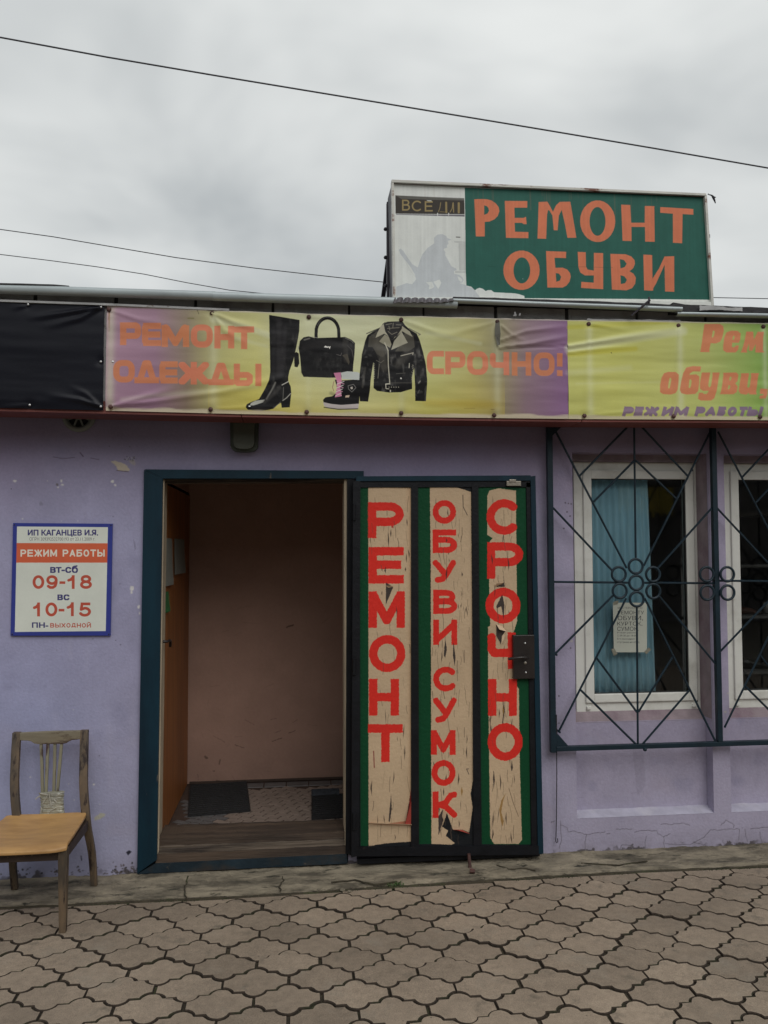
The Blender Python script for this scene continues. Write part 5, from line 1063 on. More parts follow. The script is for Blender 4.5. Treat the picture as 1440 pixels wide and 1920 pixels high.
bc.line([(870, 766), (890, 766)], 1.3, bl(120, 100, 50), .5); bc.line([(920, 768), (926, 768)], 1.3, bl(100, 80, 50), .6)
bimg = bc.image('banner_print'); M['banner'] = printed('glossy_printed_vinyl', bimg, .42, .22, .03, 200, .08, 220, .03)
kc2 = Canvas(BY, X_(-800, 680, BY), X_(196, 680, BY), za_-.02, zb2, 60, (.013, .014, .022)); kimg = kc2.image('black_vinyl')
M['banner_black'] = mat('black_vinyl', (.007, .0075, .013), .40, .08, 4, .06, 200, spec=.22)
bn = empty('banner', (X_(630, 770, BY), BY, 2.48), 'long purple and yellow vinyl banner with boots, bag and leather jacket above the doorway', 'banner', 'vinyl banners nailed along the eaves')
SCW = [(205, 581), (398, 588), (579, 595), (752, 600), (932, 604), (208, 763), (395, 768), (575, 773), (752, 775), (926, 779)]
banner_sheet('vinyl', 199.5, 1063.5, bc, M['banner'], bn,
  [([(208, 763), (260, 748), (330, 728)], .016, .010), ([(208, 763), (300, 752), (420, 735), (560, 700)], .018, .009), ([(205, 581), (260, 600), (330, 612)], .016, .006), ([(398, 588), (440, 605), (500, 622)], .018, .009), ([(398, 588), (420, 620), (470, 650)], .02, .006), ([(395, 768), (460, 765), (540, 766)], .012, .004),
   ([(579, 595), (700, 600)], .012, .003), ([(752, 600), (760, 770)], .02, .003), ([(398, 588), (396, 768)], .02, .004), ([(932, 604), (928, 779)], .018, .006), ([(936, 652), (990, 646), (1062, 632)], .012, .014), ([(936, 640), (985, 622), (1062, 612)], .012, .010), ([(940, 612), (960, 630), (985, 640)], .01, .007), ([(752, 600), (820, 625), (900, 640)], .02, .005), ([(1062, 650), (1000, 652), (940, 652)], .007, -.008), ([(932, 604), (800, 640)], .02, .004)], SCW, 300, 3, .005)
# torn edge hanging by the fifth screw
g = G(); P = [at(930, 606, BY-.02), at(936, 605, BY-.025), at(937, 647, BY-.022), at(934, 648, BY-.02)]
g.add([(P[0][0]-.004, BY-.020, P[0][2]), (P[1][0], BY-.034, P[1][2]), (P[1][0]+.004, BY-.036, (P[1][2]+P[2][2])/2), (P[2][0], BY-.022, P[2][2]), (P[3][0]-.004, BY-.018, P[3][2]), (P[0][0]-.006, BY-.016, (P[0][2]+P[3][2])/2)], [(0, 1, 2, 5), (5, 2, 3, 4)]); g.obj('torn_flap', mat('grey_vinyl_back', (.17, .165, .14), .6, .1, 9, .1), bn)
g = G(); g.prism([tuple(at(a, b, BY)[[0, 2]]) for a, b in [(930, 618), (934, 630), (936, 648), (931, 636), (929, 624)]][::-1], BY-.0225, BY-.0215); g.obj('tear_shadow_gap', M['dark_gap'], bn)
def screw(p, parent, mt, R=.0125, h=.009, y=None):
    q = at(p[0], p[1], BY); g = G(); g.dome((q[0], (y or BY)-.006, q[2]), R, h); return g.obj('screw', mt, parent, True)
for p in SCW: screw(p, bn, M['rust'])
screw((212, 679), bn, M['steel'], .007, .006)
bn2 = empty('banner', (X_(1260, 785, BY), BY, 2.48), 'yellow green vinyl banner with slanted orange words above the barred windows', 'banner', 'vinyl banners nailed along the eaves')
SC2 = [(1103, 608), (1271, 611), (1430, 613), (1095, 780), (1262, 781), (1424, 782)]
banner_sheet("vinyl", 1064, 1940, bc, M['banner'], bn2, [([(1064, 650), (1130, 640), (1270, 618)], .02, .012), ([(1064, 662), (1120, 655), (1200, 648)], .012, .005), ([(1103, 608), (1098, 780)], .018, .005), ([(1273, 611), (1264, 781)], .018, .007), ([(1430, 613), (1426, 782)], .018, .006), ([(1095, 780), (1180, 772), (1262, 781)], .012, .003), ([(1103, 608), (1180, 620)], .014, .005)], SC2, 300, 8, .005)
for p in SC2: screw(p, bn2, M['rust'])
bn3 = empty('banner', (X_(60, 765, BY), BY, 2.48), 'plain black vinyl banner over the left end of the wall', 'banner', 'vinyl banners nailed along the eaves')
SC3 = [(54, 572), (190, 577), (190, 679), (57, 760), (190, 763)]
banner_sheet('vinyl', -700, 195, kc2, M['banner_black'], bn3, [([(190, 577), (120, 588), (60, 596)], .014, .016), ([(190, 577), (150, 598), (90, 612)], .016, .012), ([(190, 763), (150, 750), (90, 742)], .014, .012), ([(190, 763), (160, 738), (130, 725)], .014, .007), ([(54, 572), (20, 580)], .014, .006), ([(57, 760), (0, 764)], .012, .006)], SC3, 240, 5, .003)
for p in SC3: screw(p, bn3, M['steel'], .0065, .005, BY-.004)

# ================================================================== window grille
GY = -.05
gr = empty('window_grille', tuple(at(1190, 1400, GY)), None, None, parent=shop)
XP0, XP1 = X_(1033, 1100, GY), X_(1342.5, 1100, GY); GP = XP1-XP0; ZGB = Z_(1190, 1399, GY); ZGT = Z_(1190, 797, GY)
def gbar(p, q, r=.0064, dx=0.0, nm='bar', y=GY):
    a = at(p[0], p[1], y); b = at(q[0], q[1], y); g = G(); g.tube([(a[0]+dx, y, a[2]), (b[0]+dx, y, b[2])], r, 6); return g.obj(nm, M['teal_metal'], gr)
for k in range(3):
    x = XP0+GP*k; w_ = .015 if k else .016
    g = G(); g.box(x-w_, x+w_, GY-.016, GY+.016, ZGB-(.02 if k == 0 else -.014), ZGT+.09, .003); g.obj('post', M['teal_metal'], gr)
g = G(); g.box(XP0+.017, XP0+2*GP+.2, GY-.015, GY+.015, ZGB-.014, ZGB+.013, .003); g.obj('bottom_rail', M['teal_metal'], gr)
g = G(); g.box(XP0+.017, XP0+2*GP+.2, GY-.014, GY+.014, ZGT-.006, ZGT+.02, .003); g.obj('top_rail', M['teal_metal'], gr)
g = G(); g.prism([(XP0+.012, ZGB+.012), (XP0+.09, ZGB+.012), (XP0+.012, ZGB+.10)], GY-.010, GY-.004); g.obj('gusset', M['teal_metal'], gr)
g = G(); g.prism([(XP0+.012, ZGT-.075), (XP0+.085, ZGT-.005), (XP0+.012, ZGT-.005)], GY-.010, GY-.004); g.obj('gusset', M['teal_metal'], gr)
BARS = [((1189, 800), (1192, 1047)), ((1194, 1139), (1196, 1398)), ((1040, 805), (1175, 1065)), ((1334, 805), (1207, 1061)), ((1086, 893), (1179, 798)), ((1289, 892), (1201, 798)), ((1113, 941), (1190, 863)), ((1192, 863), (1269, 936)), ((1037, 952), (1148, 1070)), ((1338, 949), (1232, 1067)), ((1149, 1117), (1041, 1226)), ((1237, 1119), (1341, 1244)), ((1174, 1122), (1047, 1373)), ((1209, 1122), (1341, 1389)), ((1119, 1234), (1194, 1335)), ((1197, 1335), (1261, 1232)), ((1088, 1293), (1192, 1395)), ((1205, 1395), (1292, 1295)), ((1177, 1092.5), (1037, 1091)), ((1208, 1092.7), (1340, 1093.6))]
RINGS = [(1192.7, 1092.6), (1191.7, 1061.8), (1193.6, 1123.4), (1160, 1076.7), (1161.7, 1107.9), (1224, 1077), (1224.6, 1108.5)]
for k in range(2):
    for p, q in BARS: gbar(p, q, dx=GP*k)
    for c_ in RINGS:
        q = at(c_[0], c_[1], GY-.006); g = G(); g.ring((q[0]+GP*k, GY-.008, q[2]), .0415, .0076); g.obj('ring', M['teal_metal'], gr, True)
    for c_ in [(1324.7, 1076.7), (1363.2, 1076.7), (1325.6, 1111.3), (1363.8, 1111.1)]:
        q = at(c_[0], c_[1], GY-.02); g = G(); g.ring((q[0]+GP*k, GY-.022, q[2]), .0415, .0076); g.obj('ring', M['teal_metal'], gr, True)
g = G(); p = at(1207, 1404, GY); g.dome((p[0], GY-.014, p[2]), .011, .016); g.obj('bolt', M['teal_metal'], gr, True)
for (a, b) in ((1038, 1090), (1044, 1228), (1050, 1373)):
    g = G(); p = at(a, b, GY); g.tube([(p[0], GY, p[2]), (p[0], .01, p[2])], .006, 6); g.obj('wall_pin', M['teal_metal'], gr)
# curtain, notice on the pane, things in the room
def cloth(name, x0, x1, z0, z1, y, amp, folds, mt, label, cat, lean=0.0):
    n = folds*8; V = []; m_ = 10
    for j in range(m_+1):
        t = j/m_
        for i in range(n+1):
            s_ = i/n; x = x0+(x1-x0+lean*t)*s_; V.append((x, y+amp*math.sin(s_*folds*2*math.pi+.6*math.sin(3*s_+t))*(.6+.4*t), z1+(z0-z1)*t))
    Fc = [(j*(n+1)+i, (j+1)*(n+1)+i, (j+1)*(n+1)+i+1, j*(n+1)+i+1) for j in range(m_) for i in range(n)]
    o = mobj(name, V, Fc, mt, None, True, label=label, cat=cat); md = o.modifiers.new('thickness', 'SOLIDIFY'); md.thickness = .002; return o
cx1 = X_(1216, 1000, .2)
cloth('curtain', pane1[0]-.05, cx1, pane1[2]-.05, pane1[3]+.08, .205, .009, 11, M['curtain'], 'teal curtain drawn across the left part of the window nearest the iron door', 'curtain', lean=.03)
NY = WF+.008
nc = Canvas(NY, X_(1140, 1100, NY), X_(1230, 1100, NY), Z_(1190, 1240, NY), Z_(1190, 1120, NY), 1500, (.52, .54, .47))
for body, b in (('МАСТЕРСКАЯ ПО', (1158, 1138, 1204, 1141.5)), ('РЕМОНТУ', (1158, 1145, 1207, 1152)), ('ОБУВИ,', (1158, 1154.5, 1205, 1164)), ('КУРТОК,', (1157, 1165.5, 1204, 1174)), ('СУМОК.', (1157, 1175, 1197, 1183)), ('Режим работы', (1157, 1184.5, 1192, 1188.5)), ('С 09-30 до 18-00', (1157, 1190, 1193, 1194)), ('Без выходных и', (1157, 1196, 1194, 1200)), ('перерыва на обед.', (1157, 1202, 1199, 1206.5))):
    nc.text(body, b, (.03, .03, .04), .95)
M['notice'] = printed('printed_window_notice', nc.image('window_notice'), .8, .2, .02, 100, .05)
nv = empty('paper_notice', tuple(at(1183, 1224, NY)), 'white printed sheet taped inside the barred window in front of the teal curtain', 'notice')
sheet('sheet', [(1149, 1130), (1213, 1130), (1213, 1223), (1151, 1223)], WF+.006, M['notice'], nc, nv, 2, 2)
for q in ([(1146, 1217), (1152, 1216), (1158, 1226), (1151, 1230)], [(1208, 1222), (1216, 1214), (1221, 1218), (1212, 1227)], [(1150, 1128), (1160, 1126), (1158, 1133), (1150, 1135)]):
    g = G(); pxquad(g, q, WF+.0045, .0008); g.obj('tape', M['tape'], nv)
# shelf with shoes and machines seen dimly in the second window
sh = empty('shelf_rack', (3.1, 1.1, .3), 'dim wooden shelf rack inside the right hand barred window', 'shelf')
M['shelf'] = mat('grey_shelf_board', (.22, .21, .20), .7, .1, 6, .1)
for z in (.85, 1.25, 1.62, 2.0):
    g = G(); g.box(2.75, 3.85, 1.0, 1.35, z, z+.02); g.obj('board', M['shelf'], sh)
for x in (2.75, 3.85):
    g = G(); g.box(x, x+.02, 1.0, 1.35, .3, 2.2); g.obj('upright', M['shelf'], sh)
def shoe(x, y, z, s, mt, label):
    g = G(); P = [(0, .0), (.05, .0), (.12, .0), (.2, 0), (.26, 0)]; W_s = [.035, .04, .034, .042, .022]; Hs = [.09, .085, .06, .045, .02]
    V = []
    for (px_, _), w_, h_ in zip(P, W_s, Hs):
        for k in range(8): a = math.pi*2*k/8; V.append((x+px_*s, y+w_*math.cos(a)*s, z+max(0, h_*s*(.5+.5*math.sin(a)))))
    Fc = [(i*8+k, i*8+(k+1) % 8, (i+1)*8+(k+1) % 8, (i+1)*8+k) for i in range(4) for k in range(8)]+[tuple(range(7, -1, -1)), tuple(32+k for k in range(8))]
    g.add(V, Fc); o = g.obj('shoe', mt, None, True, label=label, cat='shoe', group='shoes waiting on the shelf')
M['shoe_brown'] = mat('brown_leather', (.10, .04, .025), .4, .2, 10, .1); M['shoe_black'] = mat('black_leather', (.015, .015, .016), .35, .2, 10, .1); M['shoe_white'] = mat('pale_leather', (.45, .43, .40), .5, .1, 10, .1); M['shoe_red'] = mat('red_leather', (.30, .03, .035), .5, .1, 10, .1)
for i, (x, z, mm, lb) in enumerate([(2.85, 1.27, 'shoe_black', 'black shoe at the left end of the middle shelf inside the window'), (3.15, 1.27, 'shoe_brown', 'brown shoe in the middle of the middle shelf inside the window'), (3.45, 1.27, 'shoe_white', 'pale shoe at the right end of the middle shelf inside the window'), (2.88, .87, 'shoe_white', 'pale shoe at the left end of the lowest shelf inside the window'), (3.25, .87, 'shoe_black', 'black shoe in the middle of the lowest shelf inside the window'), (2.9, 1.64, 'shoe_red', 'red shoe on the upper shelf inside the window')]): shoe(x, 1.12, z, 1.0, M[mm], lb)

# ================================================================== opening-hours plate
HY = -.014
hc = Canvas(HY, X_(14, 1100, HY), X_(216, 1100, HY), Z_(115, 1197, HY), Z_(115, 975, HY), 1300, (.045, .06, .30))
BLU = (.035, .05, .27); WH = (.70, .73, .66); RD = (.66, .13, .06); RD2 = (.52, .09, .055)
def z6(p): return (p[0]/4.57, 820+p[1]/4.57)
hc.a[:] = np.array(BLU)
hc.poly([z6(p) for p in [(146, 764), (924, 770), (905, 1660), (127, 1668)]], WH); hc.poly([z6(p) for p in [(143, 906), (921, 908), (918, 1074), (139, 1074)]], RD)
def hb(a, b, c_, d): p, q = z6((a, b)), z6((c_, d)); return (p[0], p[1], q[0], q[1])
NV = (.05, .045, .17)
def hword(t_, box, w3, col):
    wd = {' ': .55, 'Ж': 1.35, 'М': 1.2, 'Ы': 1.3, 'Д': 1.1}; gp = .24; tot = sum(wd.get(c_, 1.0) for c_ in t_)+gp*(len(t_)-1); u_ = (box[2]-box[0])/tot; x = box[0]
    for c_ in t_:
        ww = wd.get(c_, 1.0)*u_
        if c_ != ' ': hc.glyph(c_, (x, box[1], x+ww, box[3]), w3, col)
        x += ww+gp*u_
hc.text('ИП КАГАНЦЕВ И.Я.', hb(240, 793, 838, 850), NV, bold=.45); hc.text('ОГРН 309392532700193 от 23.11.2009 г.', hb(252, 856, 815, 886), (.12, .12, .13), .9)
hword('РЕЖИМ РАБОТЫ', hb(176, 962, 896, 1022), 2.5, (.80, .76, .66)); hc.text('вт-сб', hb(432, 1098, 665, 1160), NV, bold=.55); [hc.glyph(c_, hb(*b), 4.9 if c_ != '-' else 4.6, RD2) for c_, b in (('0', (280, 1182, 378, 1298)), ('9', (396, 1182, 494, 1298)), ('-', (510, 1228, 558, 1262)), ('1', (568, 1182, 650, 1298)), ('8', (686, 1180, 786, 1298)))]; hc.text('вс', hb(494, 1348, 592, 1394), NV, bold=.55); [hc.glyph(c_, hb(*b), 4.9 if c_ != '-' else 4.6, RD2) for c_, b in (('1', (275, 1416, 352, 1534)), ('0', (390, 1416, 490, 1534)), ('-', (503, 1464, 550, 1498)), ('1', (563, 1414, 642, 1532)), ('5', (680, 1416, 778, 1534)))]
hc.text('ПН-', hb(276, 1588, 412, 1630), NV, bold=.55); hword('ВЫХОДНОЙ', hb(430, 1592, 778, 1630), 1.5, RD2)
M['hours'] = printed('printed_hours_plate', hc.image('hours_print'), .45, .35, .02, 100, .03)
hp_ = empty('opening_hours_plate', tuple(at(113, 1190, HY)), 'white opening hours plate with blue border and red bar on the lilac wall', 'sign')
g = G(); pxquad(g, [(24.5, 980.5), (211, 982), (207, 1192), (19.7, 1192)], HY+.001, .010); g.obj('plate', mat('blue_plate_edge', (.04, .05, .26), .5, .1, 9, 0), hp_)
sheet('printed_face', [(24.7, 980.8), (210.8, 982.2), (206.8, 1191.7), (20, 1191.7)], HY, M['hours'], hc, hp_, 2, 2)
for (a, b) in ((27, 984), (208, 985), (204, 1189), (23, 1189)):
    g = G(); g.dome(at(a, b, HY-.0005), .004, .002, 8); g.obj('screw', M['lock_black'], hp_)

# ================================================================== roof sign
SY_ = .15
sc2 = Canvas(SY_, X_(730, 450, SY_), X_(1345, 450, SY_), 3.22, 4.02, 600, (.73, .745, .71))
nS = vnoise(sc2.H, sc2.W, 90, 91, 4); sc2.a *= (1+(nS-.5)*.08)[..., None]
def zs(p): return (700+p[0]/4.8, 320+p[1]/4.8)
def zg(p): return (860+p[0]/2.88, 330+p[1]/2.88)
SIL = (.56, .585, .60)
sc2.poly([zs(p) for p in [(205, 1045), (250, 1030), (300, 1012), (350, 1022), (385, 978), (372, 930), (330, 860), (280, 800), (240, 745), (228, 712), (245, 702), (270, 725), (310, 785), (350, 842), (400, 872), (415, 820), (440, 755), (490, 695), (548, 655), (546, 605), (575, 578), (620, 572), (655, 590), (662, 606), (702, 624), (668, 634), (676, 660), (662, 672), (664, 695), (638, 702), (632, 712), (648, 735), (645, 760), (668, 800), (700, 860), (745, 884), (750, 896), (724, 905), (728, 932), (770, 938), (800, 960), (812, 985), (800, 1008), (770, 1012), (830, 1030), (838, 1040), (900, 1060), (960, 1140), (205, 1140)]], SIL)
for q in ([(475, 1005), (530, 1000), (548, 1045), (530, 1060), (500, 1068), (505, 1035)], [(540, 1000), (595, 980), (612, 1010), (585, 1065), (560, 1030)], [(755, 950), (785, 965), (800, 985), (790, 1005), (768, 985)]): sc2.poly([zs(p) for p in q], (.73, .745, .71))
sc2.line([zs((290, 820)), zs((330, 900)), zs((380, 960))], .8, (.62, .635, .60))
for q in ([(725, 635), (830, 640), (830, 655), (728, 650)], [(765, 655), (830, 655), (832, 900), (770, 900)], [(735, 905), (834, 905), (834, 922), (735, 922)]): sc2.poly([zs(p) for p in q], (.54, .55, .53), .8)
sc2.line([zs((745, 600)), zs((778, 602))], 1.8, (.08, .08, .07)); sc2.line([zs((790, 660)), zs((792, 900))], .8, (.62, .63, .60), .6)
sc2.poly([zs(p) for p in [(198, 224), (480, 240), (818, 262), (820, 395), (200, 388)]], (.045, .038, .032)); sc2.poly([zs(p) for p in [(198, 224), (818, 250), (815, 272), (480, 262), (250, 255)]], (.13, .125, .11), .9); sc2.poly([zs(p) for p in [(205, 392), (820, 400), (820, 416), (205, 398)]], (.10, .09, .12), .9)
sc2.poly([zs(p) for p in [(476, 266), (520, 268), (530, 280), (490, 276)]], (.55, .56, .52))
GD = (.33, .25, .11)
for ch, b in (('В', (258, 262, 330, 362)), ('С', (345, 270, 440, 368)), ('Е', (462, 276, 535, 370))):
    p, q = zs((b[0], b[1])), zs((b[2], b[3])); sc2.glyph(ch, (p[0], p[1], q[0], q[1]), 3.0, GD, .95)
for q, w_ in (([(606, 290), (598, 340), (585, 372)], 1.4), ([(655, 290), (656, 375)], 4), ([(598, 372), (665, 376)], 1), ([(716, 292), (708, 345), (690, 376)], 1.6), ([(718, 292), (722, 376)], 2), ([(768, 296), (768, 378)], 4.4)): sc2.line([zs(p) for p in q], w_, GD, .9)
for a in (578, 677): sc2.line([zs((a, 386)), zs((a, 402))], 2, (.7, .7, .68))
GR2 = (.022, .115, .088); nG = vnoise(sc2.H, sc2.W, 60, 92, 4); grn = np.array(GR2)[None, None]*(1+(nG-.5)*.22)[..., None]
sc2.poly([zg((33, 65)), zg((600, 84)), zg((1322, 112)), zg((1345, 400)), zg((1362, 668)), zg((900, 664)), zg((355, 660)), zs((1358, 1128)), zs((1310, 1112)), zs((1270, 1104)), zs((1180, 1100)), zs((1085, 1095)), zs((1060, 1076)), zs((1030, 1076)), zs((1010, 1084)), zs((985, 1064)), zs((955, 1055)), zs((930, 1064)), zs((914, 1077)), zs((880, 1045)), zs((836, 1035)), zs((830, 900)), zs((828, 640)), zs((824, 300))], grn)
ORG = (.68, .20, .10)
def sg(*l_): sc2.poly([[zg(p) for p in q] for q in l_], ORG, rough=.25)
def ell(cx, cy, rx, ry, n=26): return [(cx+rx*math.cos(2*math.pi*k/n), cy+ry*math.sin(2*math.pi*k/n)) for k in range(n)]
sg([(84, 127), (120, 126), (150, 127), (175, 133), (200, 150), (215, 170), (219, 192), (210, 218), (192, 236), (165, 248), (140, 250), (140, 328), (92, 328)], [(137, 160), (150, 164), (160, 174), (163, 190), (155, 204), (137, 212)])
sg([(248, 136), (370, 137), (369, 173), (300, 173), (301, 228), (350, 228), (362, 222), (366, 262), (350, 262), (340, 255), (301, 255), (303, 303), (375, 305), (375, 338), (254, 336)])
sg([(431, 142), (478, 140), (490, 160), (508, 195), (525, 160), (545, 141), (602, 140), (634, 335), (586, 336), (570, 250), (555, 185), (540, 215), (533, 295), (512, 295), (505, 215), (490, 190), (482, 185), (476, 210), (471, 341), (424, 340)])
sg(ell(749, 246, 95, 113), ell(748, 247, 43, 78)); sg([(876, 156), (925, 158), (930, 254), (1003, 254), (1004, 163), (1055, 164), (1057, 357), (1005, 356), (1004, 277), (931, 277), (932, 353), (883, 352)]); sg([(1087, 169), (1266, 179), (1266, 210), (1208, 207), (1205, 364), (1155, 362), (1155, 205), (1087, 200)])
sg(ell(338, 510, 98, 106), ell(340, 511, 45, 70)); sg([(470, 407), (579, 411), (578, 445), (516, 443), (521, 497), (560, 496), (585, 506), (600, 525), (604, 545), (598, 570), (582, 592), (560, 603), (478, 603)], [(523, 525), (540, 528), (552, 545), (546, 565), (526, 572)])
sg([(641, 411), (684, 413), (686, 490), (694, 506), (728, 512), (728, 417), (778, 418), (779, 612), (660, 605), (661, 572), (728, 577), (728, 538), (680, 538), (655, 522), (645, 492)])
sg([(817, 422), (900, 424), (930, 436), (948, 456), (950, 476), (940, 500), (920, 515), (942, 528), (955, 550), (952, 582), (935, 606), (905, 618), (826, 614)], [(868, 450), (890, 455), (905, 475), (895, 493), (872, 500)], [(872, 537), (893, 543), (907, 562), (897, 580), (874, 584)])
sg([(995, 426), (1043, 428), (1045, 555), (1080, 500), (1110, 436), (1162, 434), (1163, 626), (1113, 624), (1110, 480), (1065, 580), (1050, 605), (1048, 620), (1000, 618)])
sc2.line([zg((155, 488)), zg((195, 492))], .8, (.01, .06, .05), .8); sc2.line([zg((590, 490)), zg((830, 496))], .7, (.012, .07, .055), .6); sc2.line([zg((345, 556)), zg((346, 557))], 1, (.6, .6, .6))
wz = vnoise(sc2.H, sc2.W, 220, 95, 3, cx=7); w2_ = vnoise(sc2.H, sc2.W, 24, 96, 4); sc2.a *= (1+(wz-.5)*.16+(w2_-.5)*.12)[..., None]
for k in range(40): sc2.line([(random.uniform(745, 1325), random.uniform(372, 540)+0), ][0:1]*2, .1, (0, 0, 0), 0) if 0 else None
for k in range(26):
    a = random.uniform(745, 1325); b = 345+(a-735)*.044; sc2.line([(a, b), (a+1, b+random.uniform(8, 60))], random.uniform(1, 3), (.24, .15, .10), random.uniform(.06, .22), soft=4)
M['sign_print'] = printed('sign_face_film', sc2.image('roof_sign_print'), .55, .2, .03, 120, .06, 60, .04)
rs = empty('roof_sign', tuple(at(1036, 570, SY_)), 'large rusty framed roof sign with orange lettering on a dark green panel', 'sign')
FTL, FTR, FBR, FBL = (737, 341), (1324, 367), (1337.5, 573), (741, 563)
sheet('sign_face', [FTL, FTR, FBR, FBL], SY_, M['sign_print'], sc2, rs, 16, 8, df=lambda s, t, p: -.004*math.sin(math.pi*s)*math.sin(math.pi*t)+.0012*nz1(p[0], 1, 2))
def lerp2(a, b, t): return (a[0]+(b[0]-a[0])*t, a[1]+(b[1]-a[1])*t)
def fbar(name, pts, mt, dy, th): g = G(); pxquad(g, pts, SY_+dy, th); return g.obj(name, mt, rs)
fbar('frame_bar', [(734.5, 336.5), (1324, 362.5), (1324.5, 366.5), (734.5, 341)], M['sign_frame'], -.022, .05)
fbar('frame_bar', [(734.5, 341), (738.5, 341), (742, 566), (737.5, 566)], M['sign_frame'], -.020, .05)
fbar('frame_bar', [(1321.5, 366), (1325.5, 366), (1339, 576), (1334.5, 576)], M['sign_frame'], -.020, .05)
g = G(); pxquad(g, [(737, 342.5), (1323, 368.5), (1323, 369.8), (737, 344)], SY_-.006, .004); g.obj('rust_seam', M['rust'], rs)
fbar('frame_bar', [(741, 556.5), (1336, 566), (1337, 576), (742, 566)], M['sign_white'], -.018, .05)
g = G(); pxquad(g, [(735, 342), (1323, 368), (1336, 574), (740, 567)], SY_+.03, .23); g.obj('box_body', M['sign_dark'], rs)
g = G(); a = at(736, 341, SY_); b = at(741, 565, SY_); g.box(a[0]-.006, a[0]+.01, SY_+.25, SY_+.29, 3.05, a[2]-.01, .002); g.obj('upright', M['strut'], rs)
for k, zz_ in enumerate((.25, .5, .75)):
    zq = b[2]+(a[2]-b[2])*zz_; g = G(); g.dome((a[0]-.014, SY_+.27, zq), .012, .02, 8); g.obj('bolt', M['strut'], rs)
g = G(); g.bar(tuple(at(735, 435, SY_+.24)), tuple(at(718, 560, SY_+.55)), .028, .028); g.obj('brace', M['strut'], rs)
for px in (735, 1324):
    p = at(px, 570, SY_); g = G(); g.box(p[0]-.0, p[0]+.03, SY_+.1, SY_+.13, 3.08, p[2]+.02, .002); g.obj('leg', M['strut'], rs)
g = G(); p = at(1329, 440, SY_); g.box(p[0]+.004, p[0]+.02, SY_+.02, SY_+.05, p[2]-.01, p[2]+.012, .002); g.obj('bolt', M['strut'], rs)

# ================================================================== bits on the wall
vr = empty('vent_grille', tuple(at(150, 788, 0)), 'round grey vent grille half hidden under the black banner', 'vent')
vcx, vcz = X_(149, 788), Z_(149, 780)
g = G(); g.ring((vcx, -.012, vcz), .075, .016, 32); g.obj('rim', M['vent'], vr, True)
g = G()
V = [(vcx, -.004, vcz)]+[(vcx+.08*math.cos(2*math.pi*k/32), -.004, vcz+.08*math.sin(2*math.pi*k/32)) for k in range(32)]
g.add(V, [(0, k+1, (k+1) % 32+1) for k in range(32)]); g.obj('dark_backing', M['vent_dark'], vr)
for k in range(8):
    a = 2*math.pi*(k+.5)/8; g = G(); g.bar((vcx+.012*math.cos(a), -.018, vcz+.012*math.sin(a)), (vcx+.07*math.cos(a), -.014, vcz+.07*math.sin(a)), .009, .008); g.obj('spoke', M['vent'], vr)
g = G(); g.ring((vcx, -.016, vcz), .016, .008, 16); g.obj('hub', M['vent'], vr, True)
lm = empty('wall_lamp', tuple(at(460, 846, 0)), 'rounded dull green wall lamp under the eaves above the doorway', 'lamp')
lx, lz0, lz1 = X_(459, 820), Z_(459, 849), Z_(459, 775)+.05
def lampshape(w0, w1, y0, y1, z0, z1, nm, mt):
    V = []; n = 20; rows = 7
    for j in range(rows+1):
        t = j/rows; ex = (w0+(w1-w0)*t)
        yy = y0+(y1-y0)*(math.sin(t*math.pi/2))
    lo = []
    hw = w0/2
    for k in range(13): a = math.pi+math.pi*k/12; lo.append((lx+hw*abs(math.cos(a))**.6*(1 if math.cos(a) > 0 else -1), z0+.035+.035*math.sin(a)*1.0))
    lo += [(lx+w1/2, z1), (lx-w1/2, z1)]
    g = G(); g.prism(lo, y0, y1); return g.obj(nm, mt, lm)
lampshape(.150, .160, -.05, -.001, lz0, lz1, 'body', M['green_box']); lampshape(.112, .118, -.085, -.050, lz0+.012, lz1-.02, 'cover', M['lamp_glass'])
g = G(); a = at(434, 775, -.01); b = at(434, 840, -.01); g.tube([tuple(a), (b[0]+.002, -.012, (a[2]+b[2])/2), tuple(b)], .0025, 5); wr = g.obj('pull_cord', M['cable'], None, label='thin cord hanging beside the green wall lamp', cat='cord')
g = G(); g.tube([tuple(at(434, 825, -.012)), tuple(at(433.6, 829, -.012))], .004, 6); g.tube([tuple(at(433.5, 834, -.012)), tuple(at(433, 839, -.012))], .0035, 6); g.obj('weight', M['steel'], wr)
g = G(); P = [at(1043.5, 1340, -.072), at(1044, 1450, -.03), at(1043.5, 1530, -.02), at(1042.5, 1568, -.02), at(1042, 1577, -.02), at(1044, 1580.5, -.022), at(1046, 1578, -.024), at(1045.5, 1572, -.024)]
g.tube([tuple(p) for p in P], .0028, 6); g.obj('hanging_wire', M['cable'], None, label='thin dark wire with a hooked end hanging from the window grille corner', cat='wire')

